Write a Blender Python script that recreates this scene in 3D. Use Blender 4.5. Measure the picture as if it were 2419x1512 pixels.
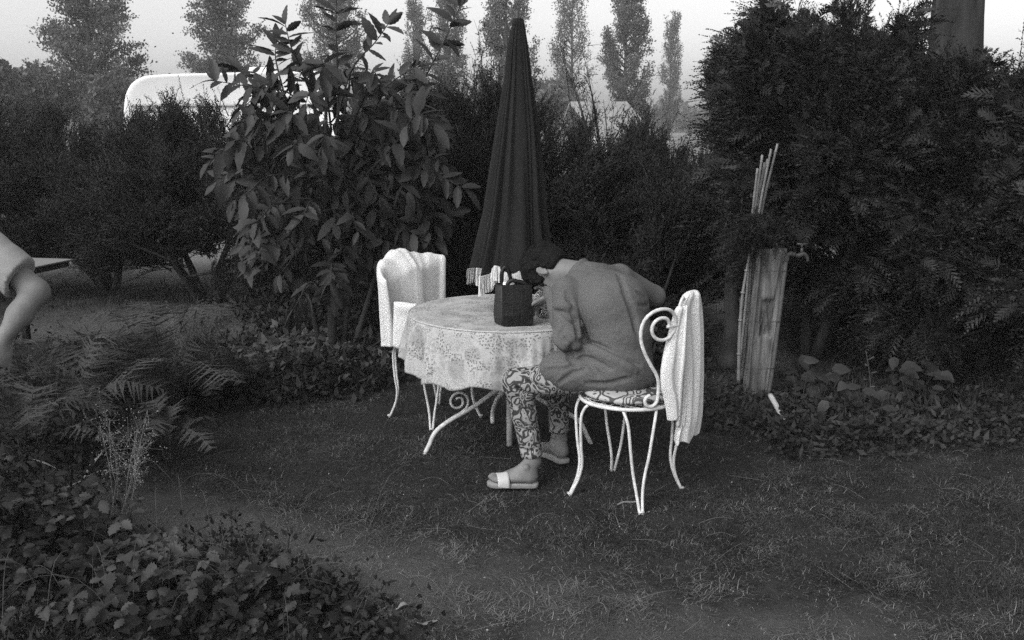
import bpy, math, random
import numpy as np
from mathutils import Vector, Matrix

# ------------------------------------------------------------------ camera, world, sun, exposure
for o in list(bpy.data.objects):
    bpy.data.objects.remove(o)
C = bpy.context.scene.collection
scn = bpy.context.scene
random.seed(7)
RNG = np.random.default_rng(11)
R = math.radians

EYE = 1.65
FPX, CU, CV = 2350.0, 1209.0, 756.0          # focal length and centre of a 2418 x 1512 print of the photograph
TH = math.atan((CV - 288.0) / FPX)
ST, CT = math.sin(TH), math.cos(TH)
cam_d = bpy.data.cameras.new('camera')
cam = bpy.data.objects.new('camera', cam_d)
C.objects.link(cam)
cam.location = (0, 0, EYE)
cam.rotation_euler = (R(90) - TH, 0, 0)
cam_d.sensor_width = 36.0
cam_d.lens = 36.0 * FPX / 2418.0
cam_d.clip_start = 0.05
cam_d.clip_end = 3000
cam_d.dof.use_dof = False
scn.camera = cam

SUN_EL, SUN_AZ = R(40), R(-140)            # behind the camera on the left, veiled by haze
sun_dir = Vector((math.sin(SUN_AZ) * math.cos(SUN_EL), math.cos(SUN_AZ) * math.cos(SUN_EL), math.sin(SUN_EL)))
w = bpy.data.worlds.new('World')
scn.world = w
w.use_nodes = True
nt = w.node_tree
nt.nodes.clear()
sky = nt.nodes.new('ShaderNodeTexSky')
sky.sky_type = 'NISHITA'
sky.sun_disc = False
sky.sun_elevation = SUN_EL
sky.sun_rotation = SUN_AZ
sky.air_density = 1.2
sky.dust_density = 3.0
bw = nt.nodes.new('ShaderNodeRGBToBW')
bg = nt.nodes.new('ShaderNodeBackground')
bg.inputs['Strength'].default_value = 0.15
wo = nt.nodes.new('ShaderNodeOutputWorld')
nt.links.new(sky.outputs[0], bw.inputs[0])
nt.links.new(bw.outputs[0], bg.inputs[0])
nt.links.new(bg.outputs[0], wo.inputs[0])

sd = bpy.data.lights.new('sun', 'SUN')
sun = bpy.data.objects.new('sun', sd)
C.objects.link(sun)
sd.energy = 0.75
sd.angle = R(40)
sd.color = (1, 0.995, 0.985)
sun.rotation_euler = sun_dir.to_track_quat('Z', 'Y').to_euler()
sun.location = (-6, -2, 9)

scn.view_settings.view_transform = 'Standard'
scn.view_settings.look = 'None'
scn.view_settings.gamma = 1
scn.view_settings.use_curve_mapping = False
scn.view_settings.exposure = 0.78
try:
    scn.cycles.max_bounces = 6
    scn.cycles.transparent_max_bounces = 8
    scn.cycles.use_denoising = False
    scn.cycles.volume_bounces = 2
    scn.cycles.sample_clamp_direct = 4.0
    scn.cycles.sample_clamp_indirect = 0.6
except Exception:
    pass

# ------------------------------------------------------------------ helpers
def ray(u, v):
    a = (v - CV) / FPX
    return np.array([(u - CU) / FPX, CT - a * ST, -ST - a * CT])

def at(u, v, Y):
    """the point at depth Y seen at print position (u, v)"""
    d = ray(u, v)
    return np.array([0, 0, EYE]) + d * (Y / d[1])

def atz(u, v, z=0.0):
    d = ray(u, v)
    return np.array([0, 0, EYE]) + d * ((z - EYE) / d[2])

def nrm(v):
    v = np.asarray(v, float)
    return v / (np.linalg.norm(v, axis=-1, keepdims=True) + 1e-9)

def tag(o, label=None, cat=None, group=None, kind=None):
    if label: o['label'] = label
    if cat: o['category'] = cat
    if group: o['group'] = group
    if kind: o['kind'] = kind
    return o

ORG = {}
def thing(name, loc, label, cat, group=None):
    o = bpy.data.objects.new(name, None)
    C.objects.link(o)
    o.location = tuple(float(c) for c in loc)
    o.empty_display_size = 0.1
    ORG[o.name] = np.array(loc, float)
    return tag(o, label, cat, group)

def mesh_np(name, V, F, mat, smooth=True):
    """V (n,3) array; F list of int arrays each (m,3) or (m,4), or a python list of faces"""
    V = np.asarray(V, np.float32)
    me = bpy.data.meshes.new(name)
    if isinstance(F, np.ndarray):
        F = [F]
    if F and isinstance(F[0], np.ndarray):
        F = [f for f in F if len(f)]
        idx = np.concatenate([f.ravel() for f in F]).astype(np.int32)
        tot = np.concatenate([np.full(len(f), f.shape[1]) for f in F]).astype(np.int32)
        st = np.concatenate([[0], np.cumsum(tot)[:-1]]).astype(np.int32)
        me.vertices.add(len(V)); me.vertices.foreach_set('co', V.ravel())
        me.loops.add(len(idx)); me.loops.foreach_set('vertex_index', idx)
        me.polygons.add(len(tot)); me.polygons.foreach_set('loop_start', st)
        me.polygons.foreach_set('loop_total', tot)
        me.update(calc_edges=True)
    else:
        me.from_pydata([tuple(map(float, p)) for p in V], [], [tuple(map(int, f)) for f in F])
        me.update()
    if smooth:
        me.polygons.foreach_set('use_smooth', np.ones(len(me.polygons), bool))
    if mat:
        me.materials.append(mat)
    return me

def obj(name, V, F, mat, parent=None, loc=None, smooth=True, label=None, cat=None, group=None, kind=None):
    """world coordinates in; a child of a thing is stored relative to it"""
    V = np.asarray(V, float)
    if parent is not None:
        org = ORG[parent.name]
        me = mesh_np(name, V - org, F, mat, smooth)
        o = bpy.data.objects.new(name, me)
        C.objects.link(o)
        o.parent = parent
        ORG[o.name] = org
    else:
        loc = np.zeros(3) if loc is None else np.asarray(loc, float)
        me = mesh_np(name, V - loc, F, mat, smooth)
        o = bpy.data.objects.new(name, me)
        C.objects.link(o)
        o.location = tuple(loc)
        ORG[o.name] = loc
    return tag(o, label, cat, group, kind)

class MB:
    """collects tubes, boxes and sheets into one mesh"""
    def __init__(s):
        s.v, s.f, s.n = [], [], 0
    def add(s, V, F):
        V = np.asarray(V, float)
        s.v.append(V)
        s.f += [tuple(i + s.n for i in f) for f in F]
        s.n += len(V)
        return s
    def tube(s, P, r, k=8, cap=True, flat=None):
        P = np.asarray(P, float)
        n = len(P)
        r = np.full(n, r) if np.isscalar(r) else np.interp(np.linspace(0, 1, n), np.linspace(0, 1, len(r)), r)
        T = np.gradient(P, axis=0); T = nrm(T)
        up = np.array([0, 0, 1.0]) if abs(T[0][2]) < .9 else np.array([1.0, 0, 0])
        N = nrm(np.cross(T[0], up))
        V = []
        for i in range(n):
            N = nrm(N - T[i] * np.dot(N, T[i]))
            B = np.cross(T[i], N)
            for j in range(k):
                a = 2 * math.pi * j / k
                V.append(P[i] + r[i] * (math.cos(a) * N + math.sin(a) * B * (flat or 1)))
        F = []
        for i in range(n - 1):
            for j in range(k):
                F.append((i * k + j, i * k + (j + 1) % k, (i + 1) * k + (j + 1) % k, (i + 1) * k + j))
        if cap:
            F.append(tuple(range(k))[::-1]); F.append(tuple((n - 1) * k + j for j in range(k)))
        return s.add(V, F)
    def box(s, c, size, ax=None, bev=0.0):
        c = np.asarray(c, float); h = np.asarray(size, float) / 2
        A = np.eye(3) if ax is None else np.array(ax, float)
        V = []
        if bev <= 0:
            for z in (-1, 1):
                for x, y in ((-1, -1), (1, -1), (1, 1), (-1, 1)):
                    V.append(c + A.T @ (h * np.array([x, y, z])))
            F = [(3, 2, 1, 0), (4, 5, 6, 7), (0, 1, 5, 4), (1, 2, 6, 5), (2, 3, 7, 6), (3, 0, 4, 7)]
            return s.add(V, F)
        rings = [(-1, -bev), (-1, 0), (1, 0), (1, -bev)]
        lv = [(-h[2], bev), (-h[2] + bev, 0), (h[2] - bev, 0), (h[2], bev)]
        for z, ins in lv:
            x, y = h[0] - ins, h[1] - ins
            b = bev
            for px, py in ((-x + b, -y), (x - b, -y), (x, -y + b), (x, y - b), (x - b, y), (-x + b, y), (-x, y - b), (-x, -y + b)):
                V.append(c + A.T @ np.array([px, py, z]))
        F = []
        for i in range(3):
            for j in range(8):
                F.append((i * 8 + j, i * 8 + (j + 1) % 8, (i + 1) * 8 + (j + 1) % 8, (i + 1) * 8 + j))
        F.append(tuple(range(8))[::-1]); F.append(tuple(24 + j for j in range(8)))
        return s.add(V, F)
    def loft(s, loops, cap=True):
        k = len(loops[0]); n = len(loops)
        V = np.concatenate([np.asarray(l, float) for l in loops])
        F = []
        for i in range(n - 1):
            for j in range(k):
                F.append((i * k + j, i * k + (j + 1) % k, (i + 1) * k + (j + 1) % k, (i + 1) * k + j))
        if cap:
            F.append(tuple(range(k))[::-1]); F.append(tuple((n - 1) * k + j for j in range(k)))
        return s.add(V, F)
    def build(s, name, mat, parent=None, **kw):
        return obj(name, np.concatenate(s.v), s.f, mat, parent, **kw)

def spline(P, n=24):
    """Catmull-Rom through the points"""
    P = np.asarray(P, float)
    Q = np.vstack([2 * P[0] - P[1], P, 2 * P[-1] - P[-2]])
    out = []
    m = len(P) - 1
    for t in np.linspace(0, m, n):
        i = min(int(t), m - 1); f = t - i
        a, b, c, d = Q[i], Q[i + 1], Q[i + 2], Q[i + 3]
        out.append(.5 * ((2 * b) + (-a + c) * f + (2 * a - 5 * b + 4 * c - d) * f * f + (-a + 3 * b - 3 * c + d) * f ** 3))
    return np.array(out)

def vnoise(x, y, seed=0):
    """smooth 2-D value noise in -1..1"""
    xi, yi = np.floor(x).astype(int), np.floor(y).astype(int)
    fx, fy = x - xi, y - yi
    fx, fy = fx * fx * (3 - 2 * fx), fy * fy * (3 - 2 * fy)
    def h(a, b):
        s = np.sin(a * 127.1 + b * 311.7 + seed * 74.7) * 43758.5453
        return (s - np.floor(s)) * 2 - 1
    return (h(xi, yi) * (1 - fx) + h(xi + 1, yi) * fx) * (1 - fy) + (h(xi, yi + 1) * (1 - fx) + h(xi + 1, yi + 1) * fx) * fy

# ------------------------------------------------------------------ materials (all neutral: the place is seen in black and white)
MATS = {}
def mat(name, base, rough=0.8, var=0.25, scale=8.0, bump=0.0, bscale=200.0, trans=0.0, spec=0.3, metal=0.0, stretch=None, orand=0.0):
    if name in MATS:
        return MATS[name]
    m = bpy.data.materials.new(name)
    m.use_nodes = True
    t = m.node_tree
    p = t.nodes['Principled BSDF']
    out = t.nodes['Material Output']
    p.inputs['Roughness'].default_value = rough
    p.inputs['Specular IOR Level'].default_value = spec
    p.inputs['Metallic'].default_value = metal
    tc = t.nodes.new('ShaderNodeTexCoord')
    mp = t.nodes.new('ShaderNodeMapping')
    if stretch: mp.inputs['Scale'].default_value = stretch
    t.links.new(tc.outputs['Object'], mp.inputs[0])
    n = t.nodes.new('ShaderNodeTexNoise')
    n.inputs['Scale'].default_value = scale
    n.inputs['Detail'].default_value = 5
    t.links.new(mp.outputs[0], n.inputs['Vector'])
    cr = t.nodes.new('ShaderNodeMapRange')
    cr.inputs['From Min'].default_value = 0.3
    cr.inputs['From Max'].default_value = 0.7
    cr.inputs['To Min'].default_value = base * (1 - var)
    cr.inputs['To Max'].default_value = base * (1 + var)
    t.links.new(n.outputs['Fac'], cr.inputs[0])
    if orand > 0:                                   # every separate leaf has its own shade
        oi = t.nodes.new('ShaderNodeObjectInfo')
        m1 = t.nodes.new('ShaderNodeMapRange'); m1.inputs['To Min'].default_value = 1 - orand; m1.inputs['To Max'].default_value = 1 + orand * 1.3
        m2 = t.nodes.new('ShaderNodeMath'); m2.operation = 'MULTIPLY'
        t.links.new(oi.outputs['Random'], m1.inputs[0]); t.links.new(cr.outputs[0], m2.inputs[0]); t.links.new(m1.outputs[0], m2.inputs[1])
        cr = m2
    t.links.new(cr.outputs[0], p.inputs['Base Color'])
    if bump > 0:
        n2 = t.nodes.new('ShaderNodeTexNoise')
        n2.inputs['Scale'].default_value = bscale
        n2.inputs['Detail'].default_value = 3
        t.links.new(mp.outputs[0], n2.inputs['Vector'])
        b = t.nodes.new('ShaderNodeBump')
        b.inputs['Strength'].default_value = bump
        b.inputs['Distance'].default_value = 0.01
        t.links.new(n2.outputs['Fac'], b.inputs['Height'])
        t.links.new(b.outputs[0], p.inputs['Normal'])
    if trans > 0:
        tr = t.nodes.new('ShaderNodeBsdfTranslucent')
        t.links.new(cr.outputs[0], tr.inputs[0])
        mx = t.nodes.new('ShaderNodeMixShader')
        mx.inputs[0].default_value = trans
        t.links.new(p.outputs[0], mx.inputs[1])
        t.links.new(tr.outputs[0], mx.inputs[2])
        t.links.new(mx.outputs[0], out.inputs[0])
    MATS[name] = m
    return m

def nodes_mat(name, rough=0.8):
    m = bpy.data.materials.new(name)
    m.use_nodes = True
    t = m.node_tree
    p = t.nodes['Principled BSDF']
    p.inputs['Roughness'].default_value = rough
    p.inputs['Specular IOR Level'].default_value = 0.25
    MATS[name] = m
    return m, t, p

def N(t, kind, **kw):
    n = t.nodes.new(kind)
    for k, v in kw.items():
        if k in n.inputs.keys(): n.inputs[k].default_value = v
        else: setattr(n, k, v)
    return n

def swirl_mat(name, scale, lo, mid, hi):
    """bold swirling print of pale ribbons over dark ground"""
    m, t, p = nodes_mat(name, 0.75)
    tc = N(t, 'ShaderNodeTexCoord')
    n1 = N(t, 'ShaderNodeTexNoise', Scale=scale * .55, Detail=1.0)
    mul = N(t, 'ShaderNodeVectorMath', operation='SCALE'); mul.inputs['Scale'].default_value = 0.16
    add = N(t, 'ShaderNodeVectorMath', operation='ADD')
    t.links.new(tc.outputs['Object'], n1.inputs['Vector'])
    t.links.new(n1.outputs['Color'], mul.inputs[0])
    t.links.new(tc.outputs['Object'], add.inputs[0]); t.links.new(mul.outputs[0], add.inputs[1])
    v = N(t, 'ShaderNodeTexVoronoi', Scale=scale); v.feature = 'F1'
    t.links.new(add.outputs[0], v.inputs['Vector'])
    ma = N(t, 'ShaderNodeMath', operation='MULTIPLY'); ma.inputs[1].default_value = 17.0
    t.links.new(v.outputs['Distance'], ma.inputs[0])
    si = N(t, 'ShaderNodeMath', operation='SINE')
    t.links.new(ma.outputs[0], si.inputs[0])
    cr = N(t, 'ShaderNodeValToRGB')
    e = cr.color_ramp.elements
    e[0].position = 0.30; e[0].color = (lo, lo, lo, 1)
    e[1].position = 0.62; e[1].color = (hi, hi, hi, 1)
    x = e.new(0.45); x.color = (mid, mid, mid, 1)
    mr = N(t, 'ShaderNodeMapRange'); mr.inputs['From Min'].default_value = -1
    t.links.new(si.outputs[0], mr.inputs[0])
    t.links.new(mr.outputs[0], cr.inputs[0]); t.links.new(cr.outputs[0], p.inputs['Base Color'])
    return m

M_skin = mat('skin', 0.160, 0.6, 0.20, 14, 0.12, 140)
M_hair = mat('hair', 0.007, 0.8, 0.4, 60, 0.9, 60, spec=0.12)
M_knit = mat('grey_knit', 0.118, 0.95, 0.10, 260, 0.55, 420, spec=0.1)
M_towel = mat('white_terry', 0.74, 0.98, 0.06, 300, 0.7, 330, spec=0.05)
M_white = mat('white_metal', 0.58, 0.5, 0.22, 45, 0.2, 60)
M_tee = mat('pale_cotton', 0.26, 0.9, 0.06, 30, 0.2, 300)
M_bag = mat('black_leather', 0.007, 0.42, 0.3, 30, 0.25, 120)
M_baglit = mat('lit_leather', 0.022, 0.55, 0.3, 30, 0.25, 120)  # same bag leather, paler to paint its lit side
M_canopy = mat('dark_canvas', 0.010, 0.9, 0.35, 14, 0.3, 300, stretch=(1, 1, .15))
M_fringe = mat('cream_fringe', 0.6, 0.9, 0.12, 200)
M_pole = mat('pole_metal', 0.05, 0.4, 0.15, 20, 0.1, 80)
M_needle = mat('conifer_needles', 0.017, 0.7, 0.45, 2.2, trans=0.18)
M_thuja = mat('thuja_scales', 0.013, 0.6, 0.45, 2.5, trans=0.15)
M_twigleaf = mat('fine_shrub_leaves', 0.022, 0.7, 0.4, 2.2, trans=0.22)
M_frond = mat('cypress_fronds', 0.034, 0.6, 0.5, 5.0, trans=0.15)
M_leaf = mat('broad_leaf', 0.038, 0.55, 0.35, 3.0, 0.2, 60, trans=0.2, spec=0.28, orand=.45)
M_weed = mat('weed_leaf', 0.034, 0.7, 0.35, 6.0, 0.2, 60, trans=0.15, spec=0.2, orand=.5)
M_leaf2 = mat('bramble_leaf', 0.030, 0.6, 0.55, 6.0, 0.15, 60, trans=0.2, spec=0.22, orand=.8)
M_litweed = mat('lit_weed_leaf', 0.075, 0.6, 0.6, 5.0, trans=0.2)  # weed leaves coloured brighter, standing in for light on them
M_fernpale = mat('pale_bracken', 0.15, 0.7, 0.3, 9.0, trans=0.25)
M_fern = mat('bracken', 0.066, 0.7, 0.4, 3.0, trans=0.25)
M_poplar = mat('poplar_leaves', 0.12, 0.6, 0.35, 0.5, trans=0.3)
M_bark = mat('bark', 0.028, 0.95, 0.6, 9, 1.0, 22, stretch=(1, 1, .2))
M_twig = mat('dry_twig', 0.22, 0.9, 0.3, 20)
M_lying = mat('lying_grass', 0.135, 0.8, 0.6, 5.0, trans=0.2)
M_grass = mat('short_grass', 0.036, 0.8, 0.6, 4.0, trans=0.2)
M_straw = mat('dry_straw', 0.19, 0.85, 0.35, 9)
M_wood = mat('weathered_wood', 0.12, 0.95, 0.75, 26, 1.0, 45, stretch=(1, 1, .12))
M_pipe = mat('painted_pipe', 0.085, 0.6, 0.25, 20, 0.2, 90)
M_paper = mat('white_paper', 0.8, 0.7, 0.02, 9)
M_cane = mat('bamboo_cane', 0.17, 0.6, 0.25, 14)
M_dark = mat('dark_board', 0.03, 0.6, 0.3, 9)
M_board = mat('pale_table_top', 0.20, 0.55, 0.08, 6)
M_cara = mat('caravan_paint', 0.74, 0.85, 0.05, 1.5)
M_carag = mat('caravan_trim', 0.36, 0.4, 0.1, 3)
M_glass = mat('dark_glass', 0.05, 0.12, 0.1, 3, spec=0.6)
M_roof = mat('pale_roof', 0.26, 0.7, 0.1, 2)
M_wall = mat('dark_wall', 0.12, 0.9, 0.2, 2)
M_dead = mat('dead_leaf', 0.22, 0.8, 0.35, 20)
M_sole = mat('sandal_sole', 0.22, 0.7, 0.15, 30)
M_strap = mat('white_leather', 0.44, 0.5, 0.06, 30)
M_rust = mat('old_brass', 0.05, 0.5, 0.35, 40, 0.3, 90)
M_twig2 = mat('bramble_stem', 0.05, 0.8, 0.5, 12)
M_grit = mat('soil_crumbs', 0.075, 0.95, 0.6, 90)
M_wire = mat('rusty_wire', 0.05, 0.7, 0.3, 40)
M_flower = mat('pale_florets', 0.32, 0.8, 0.15, 60)
M_print = swirl_mat('swirl_print', 21.0, 0.03, 0.12, 0.26)
M_print2 = swirl_mat('cushion_print', 15.0, 0.06, 0.2, 0.38)
M_gloss = swirl_mat('glossy_print', 40.0, 0.012, 0.03, 0.75)
M_gloss.node_tree.nodes['Principled BSDF'].inputs['Roughness'].default_value = 0.2

def cloth_material():
    """pale cotton printed with clusters of dots and grey blooms"""
    m, t, p = nodes_mat('floral_cloth', 0.85)
    uv = N(t, 'ShaderNodeUVMap')
    def chain(scale, thr0, thr1, mscale, m0, m1, seed, dist=0.0):
        mp = N(t, 'ShaderNodeMapping'); mp.inputs['Location'].default_value = (seed, seed * 1.7, 0)
        t.links.new(uv.outputs[0], mp.inputs[0])
        vec = mp.outputs[0]
        if dist:
            nz = N(t, 'ShaderNodeTexNoise', Scale=scale * 1.3, Detail=2.0)
            t.links.new(vec, nz.inputs['Vector'])
            sc = N(t, 'ShaderNodeVectorMath', operation='SCALE'); sc.inputs['Scale'].default_value = dist
            ad = N(t, 'ShaderNodeVectorMath', operation='ADD')
            t.links.new(nz.outputs['Color'], sc.inputs[0]); t.links.new(vec, ad.inputs[0]); t.links.new(sc.outputs[0], ad.inputs[1])
            vec = ad.outputs[0]
        v = N(t, 'ShaderNodeTexVoronoi', Scale=scale); v.voronoi_dimensions = '2D'
        t.links.new(vec, v.inputs['Vector'])
        a = N(t, 'ShaderNodeMapRange'); a.inputs['From Min'].default_value = thr0; a.inputs['From Max'].default_value = thr1
        a.inputs['To Min'].default_value = 1; a.inputs['To Max'].default_value = 0
        t.links.new(v.outputs['Distance'], a.inputs[0])
        q = N(t, 'ShaderNodeTexNoise', Scale=mscale, Detail=1.0)
        t.links.new(mp.outputs[0], q.inputs['Vector'])
        b = N(t, 'ShaderNodeMapRange'); b.inputs['From Min'].default_value = m0; b.inputs['From Max'].default_value = m1
        t.links.new(q.outputs['Fac'], b.inputs[0])
        mu = N(t, 'ShaderNodeMath', operation='MULTIPLY')
        t.links.new(a.outputs[0], mu.inputs[0]); t.links.new(b.outputs[0], mu.inputs[1])
        return mu.outputs[0]
    dots = chain(75, .25, .35, 11, .48, .54, 3.1)
    dots2 = chain(110, .28, .42, 10, .44, .52, 9.3)
    bloom = chain(6.5, .26, .34, 3, .38, .46, 5.7, dist=0.09)
    petals = chain(42, .22, .46, 7, .47, .54, 12.9, dist=.01)
    cur = None
    base = 0.42
    def mix(prev, fac, col, amt):
        mx = N(t, 'ShaderNodeMix'); mx.data_type = 'RGBA'
        k = N(t, 'ShaderNodeMath', operation='MULTIPLY'); k.inputs[1].default_value = amt
        t.links.new(fac, k.inputs[0]); t.links.new(k.outputs[0], mx.inputs[0])
        if prev is None: mx.inputs[6].default_value = (base, base, base, 1)
        else: t.links.new(prev, mx.inputs[6])
        mx.inputs[7].default_value = (col, col, col, 1)
        return mx.outputs[2]
    cur = mix(None, bloom, 0.28, 0.75)
    cur = mix(cur, petals, 0.22, 0.45)
    cur = mix(cur, dots2, 0.24, 0.6)
    cur = mix(cur, dots, 0.13, 0.85)
    t.links.new(cur, p.inputs['Base Color'])
    n2 = N(t, 'ShaderNodeTexNoise', Scale=300.0)
    t.links.new(uv.outputs[0], n2.inputs['Vector'])
    b = N(t, 'ShaderNodeBump', Strength=0.25, Distance=0.004)
    t.links.new(n2.outputs['Fac'], b.inputs['Height']); t.links.new(b.outputs[0], p.inputs['Normal'])
    return m
M_cloth = cloth_material()

# ------------------------------------------------------------------ ground
def sandiness(x, y):
    """1 on the bare sandy track that crosses the lawn, 0 in the turf"""
    c = 3.84 + 0.05 * np.sin(x * 2.3) - 0.45 * (x + 1.2)
    band = np.exp(-((y - c) / 0.36) ** 2) * (1 / (1 + np.exp((x - 0.35) * 3.2)))
    b2 = 0.75 * np.exp(-((y - 3.02 - .04 * x) / 0.20) ** 2) * np.exp(-((x - .55) / .9) ** 2)
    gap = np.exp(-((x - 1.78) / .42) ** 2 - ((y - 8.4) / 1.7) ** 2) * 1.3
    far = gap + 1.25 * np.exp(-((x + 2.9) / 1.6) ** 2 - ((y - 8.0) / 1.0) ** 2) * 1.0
    n = .34 * vnoise(x * 3, y * 3, 3) + .34 * vnoise(x * 8, y * 8, 5) + .3 * vnoise(x * 17, y * 17, 6)
    return np.clip(np.maximum(np.maximum(band, b2), far) * 1.25 + n * .6 - .18, 0, 1)

def gz(x, y):
    near = np.exp(-np.maximum(0, np.hypot(x, y - 5) - 5) / 4)
    return (0.018 * vnoise(x * 1.6, y * 1.6, 1) + 0.008 * vnoise(x * 6, y * 6, 2) + .004 * vnoise(x * 19, y * 19, 4)) * near - .012

def axis(lo, a, b, hi, fine, n):
    mid = np.arange(a, b, fine)
    left = a - np.geomspace(fine, a - lo, n)[::-1]
    right = b + np.geomspace(fine, hi - b, n)
    return np.concatenate([left, mid, right])

gx = axis(-230, -4.5, 4.5, 230, .04, 26)
gy = axis(-40, 2.4, 9.5, 260, .04, 26)
GX, GY = np.meshgrid(gx, gy, indexing='ij')
GV = np.stack([GX, GY, gz(GX, GY)], -1).reshape(-1, 3)
ny = len(gy)
ii, jj = np.meshgrid(np.arange(len(gx) - 1), np.arange(ny - 1), indexing='ij')
ii, jj = ii.ravel(), jj.ravel()
GF = np.stack([ii * ny + jj, (ii + 1) * ny + jj, (ii + 1) * ny + jj + 1, ii * ny + jj + 1], 1)
M_ground, t, p = nodes_mat('turf_and_sand', 0.95)
at_ = N(t, 'ShaderNodeAttribute', attribute_name='sand')
tc = N(t, 'ShaderNodeTexCoord')
n1 = N(t, 'ShaderNodeTexNoise', Scale=35.0, Detail=8.0, Roughness=0.7)
n2 = N(t, 'ShaderNodeTexNoise', Scale=260.0, Detail=3.0)
for n in (n1, n2): t.links.new(tc.outputs['Object'], n.inputs['Vector'])
r1 = N(t, 'ShaderNodeMapRange'); r1.inputs['From Min'].default_value = .3; r1.inputs['From Max'].default_value = .7
r1.inputs['To Min'].default_value = .006; r1.inputs['To Max'].default_value = .038
r2 = N(t, 'ShaderNodeMapRange'); r2.inputs['From Min'].default_value = .3; r2.inputs['From Max'].default_value = .7
r2.inputs['To Min'].default_value = .050; r2.inputs['To Max'].default_value = .105
t.links.new(n1.outputs['Fac'], r1.inputs[0]); t.links.new(n2.outputs['Fac'], r2.inputs[0])
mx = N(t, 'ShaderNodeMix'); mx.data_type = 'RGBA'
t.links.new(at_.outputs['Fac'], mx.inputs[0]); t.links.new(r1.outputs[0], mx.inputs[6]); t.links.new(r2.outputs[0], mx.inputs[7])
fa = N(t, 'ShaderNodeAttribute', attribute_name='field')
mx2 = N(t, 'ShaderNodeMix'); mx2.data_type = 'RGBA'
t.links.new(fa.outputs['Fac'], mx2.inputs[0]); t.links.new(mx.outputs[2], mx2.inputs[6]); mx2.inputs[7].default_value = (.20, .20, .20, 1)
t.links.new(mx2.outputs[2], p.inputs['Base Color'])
bp = N(t, 'ShaderNodeBump', Strength=1.0, Distance=0.02)
t.links.new(n1.outputs['Fac'], bp.inputs['Height']); t.links.new(bp.outputs[0], p.inputs['Normal'])
ground = obj('ground', GV, GF, M_ground, kind='structure', label='dark turf with a bare sandy track and a pale field beyond the hedge')
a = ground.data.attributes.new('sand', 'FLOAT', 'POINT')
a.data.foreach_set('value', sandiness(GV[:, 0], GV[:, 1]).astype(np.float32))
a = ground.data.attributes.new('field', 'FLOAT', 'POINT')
fld = np.clip((GV[:, 1] - 10.2 + 3.4 * np.exp(-((GV[:, 0] - 1.85) / .5) ** 2) + .5 * vnoise(GV[:, 0], GV[:, 1], 8)) / 1.2, 0, 1)  # pale dry grass pulled into the gap, its colour standing in for open light
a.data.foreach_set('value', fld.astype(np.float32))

# ------------------------------------------------------------------ foliage builders (numpy)
def rand_unit(n, rng=RNG):
    v = rng.normal(size=(n, 3))
    return nrm(v)

def blades(P, D, W, Nn):
    """one slender triangle per row: base at P, vector D, half width W along Nn"""
    V = np.stack([P - Nn * W[:, None], P + Nn * W[:, None], P + D], 1).reshape(-1, 3)
    F = np.arange(len(V)).reshape(-1, 3)
    return V, F

def lozenges(P, D, W, Nn, fold=0.0):
    """a diamond leaf per row, two triangles"""
    m = P + D * .45
    up = np.cross(D, Nn); up = nrm(up) * W[:, None] * fold
    V = np.stack([P, m + Nn * W[:, None] + up, P + D, m - Nn * W[:, None] + up], 1).reshape(-1, 3)
    F = np.arange(len(V)).reshape(-1, 4)
    return V, F

def sprays(P, D, L, M=10, leaf=.05, wid=.004, droop=.3, spread=.9, rng=RNG, flat=False):
    """feathery branchlets: each has an axis and M side needles or scales"""
    n = len(P)
    D = nrm(D)
    S = nrm(np.cross(D, rand_unit(n, rng) if not flat else nrm(np.tile([0, 0, 1.0], (n, 1)) + .5 * rand_unit(n, rng))))
    Vs, Fs, base = [], [], 0
    t = np.linspace(.08, 1, M)
    ax = P[:, None, :] + D[:, None, :] * (L[:, None] * t[None])[..., None]
    ax[..., 2] -= droop * (L[:, None] * t[None] ** 2) * .5
    side = np.where(np.arange(M) % 2 == 0, 1.0, -1.0)
    tan = nrm(D[:, None, :] - np.array([0, 0, 1.0]) * (droop * t)[None, :, None])
    out = nrm(tan + S[:, None, :] * side[None, :, None] * spread + .25 * rng.normal(size=(n, M, 3)))
    ll = leaf * (1 - .55 * t)[None, :, None] * rng.uniform(.7, 1.3, (n, M, 1))
    V, F = blades(ax.reshape(-1, 3), (out * ll).reshape(-1, 3), np.full(n * M, wid), nrm(np.cross(out, S[:, None, :]) + .6 * rng.normal(size=(n, M, 3))).reshape(-1, 3))
    Vs.append(V); Fs.append(F)
    V2, F2 = blades(P, ax[:, -1] - P, np.full(n, wid * .7), S)
    Vs.append(V2); Fs.append(F2 + len(V))
    return np.concatenate(Vs), np.concatenate(Fs)

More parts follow.
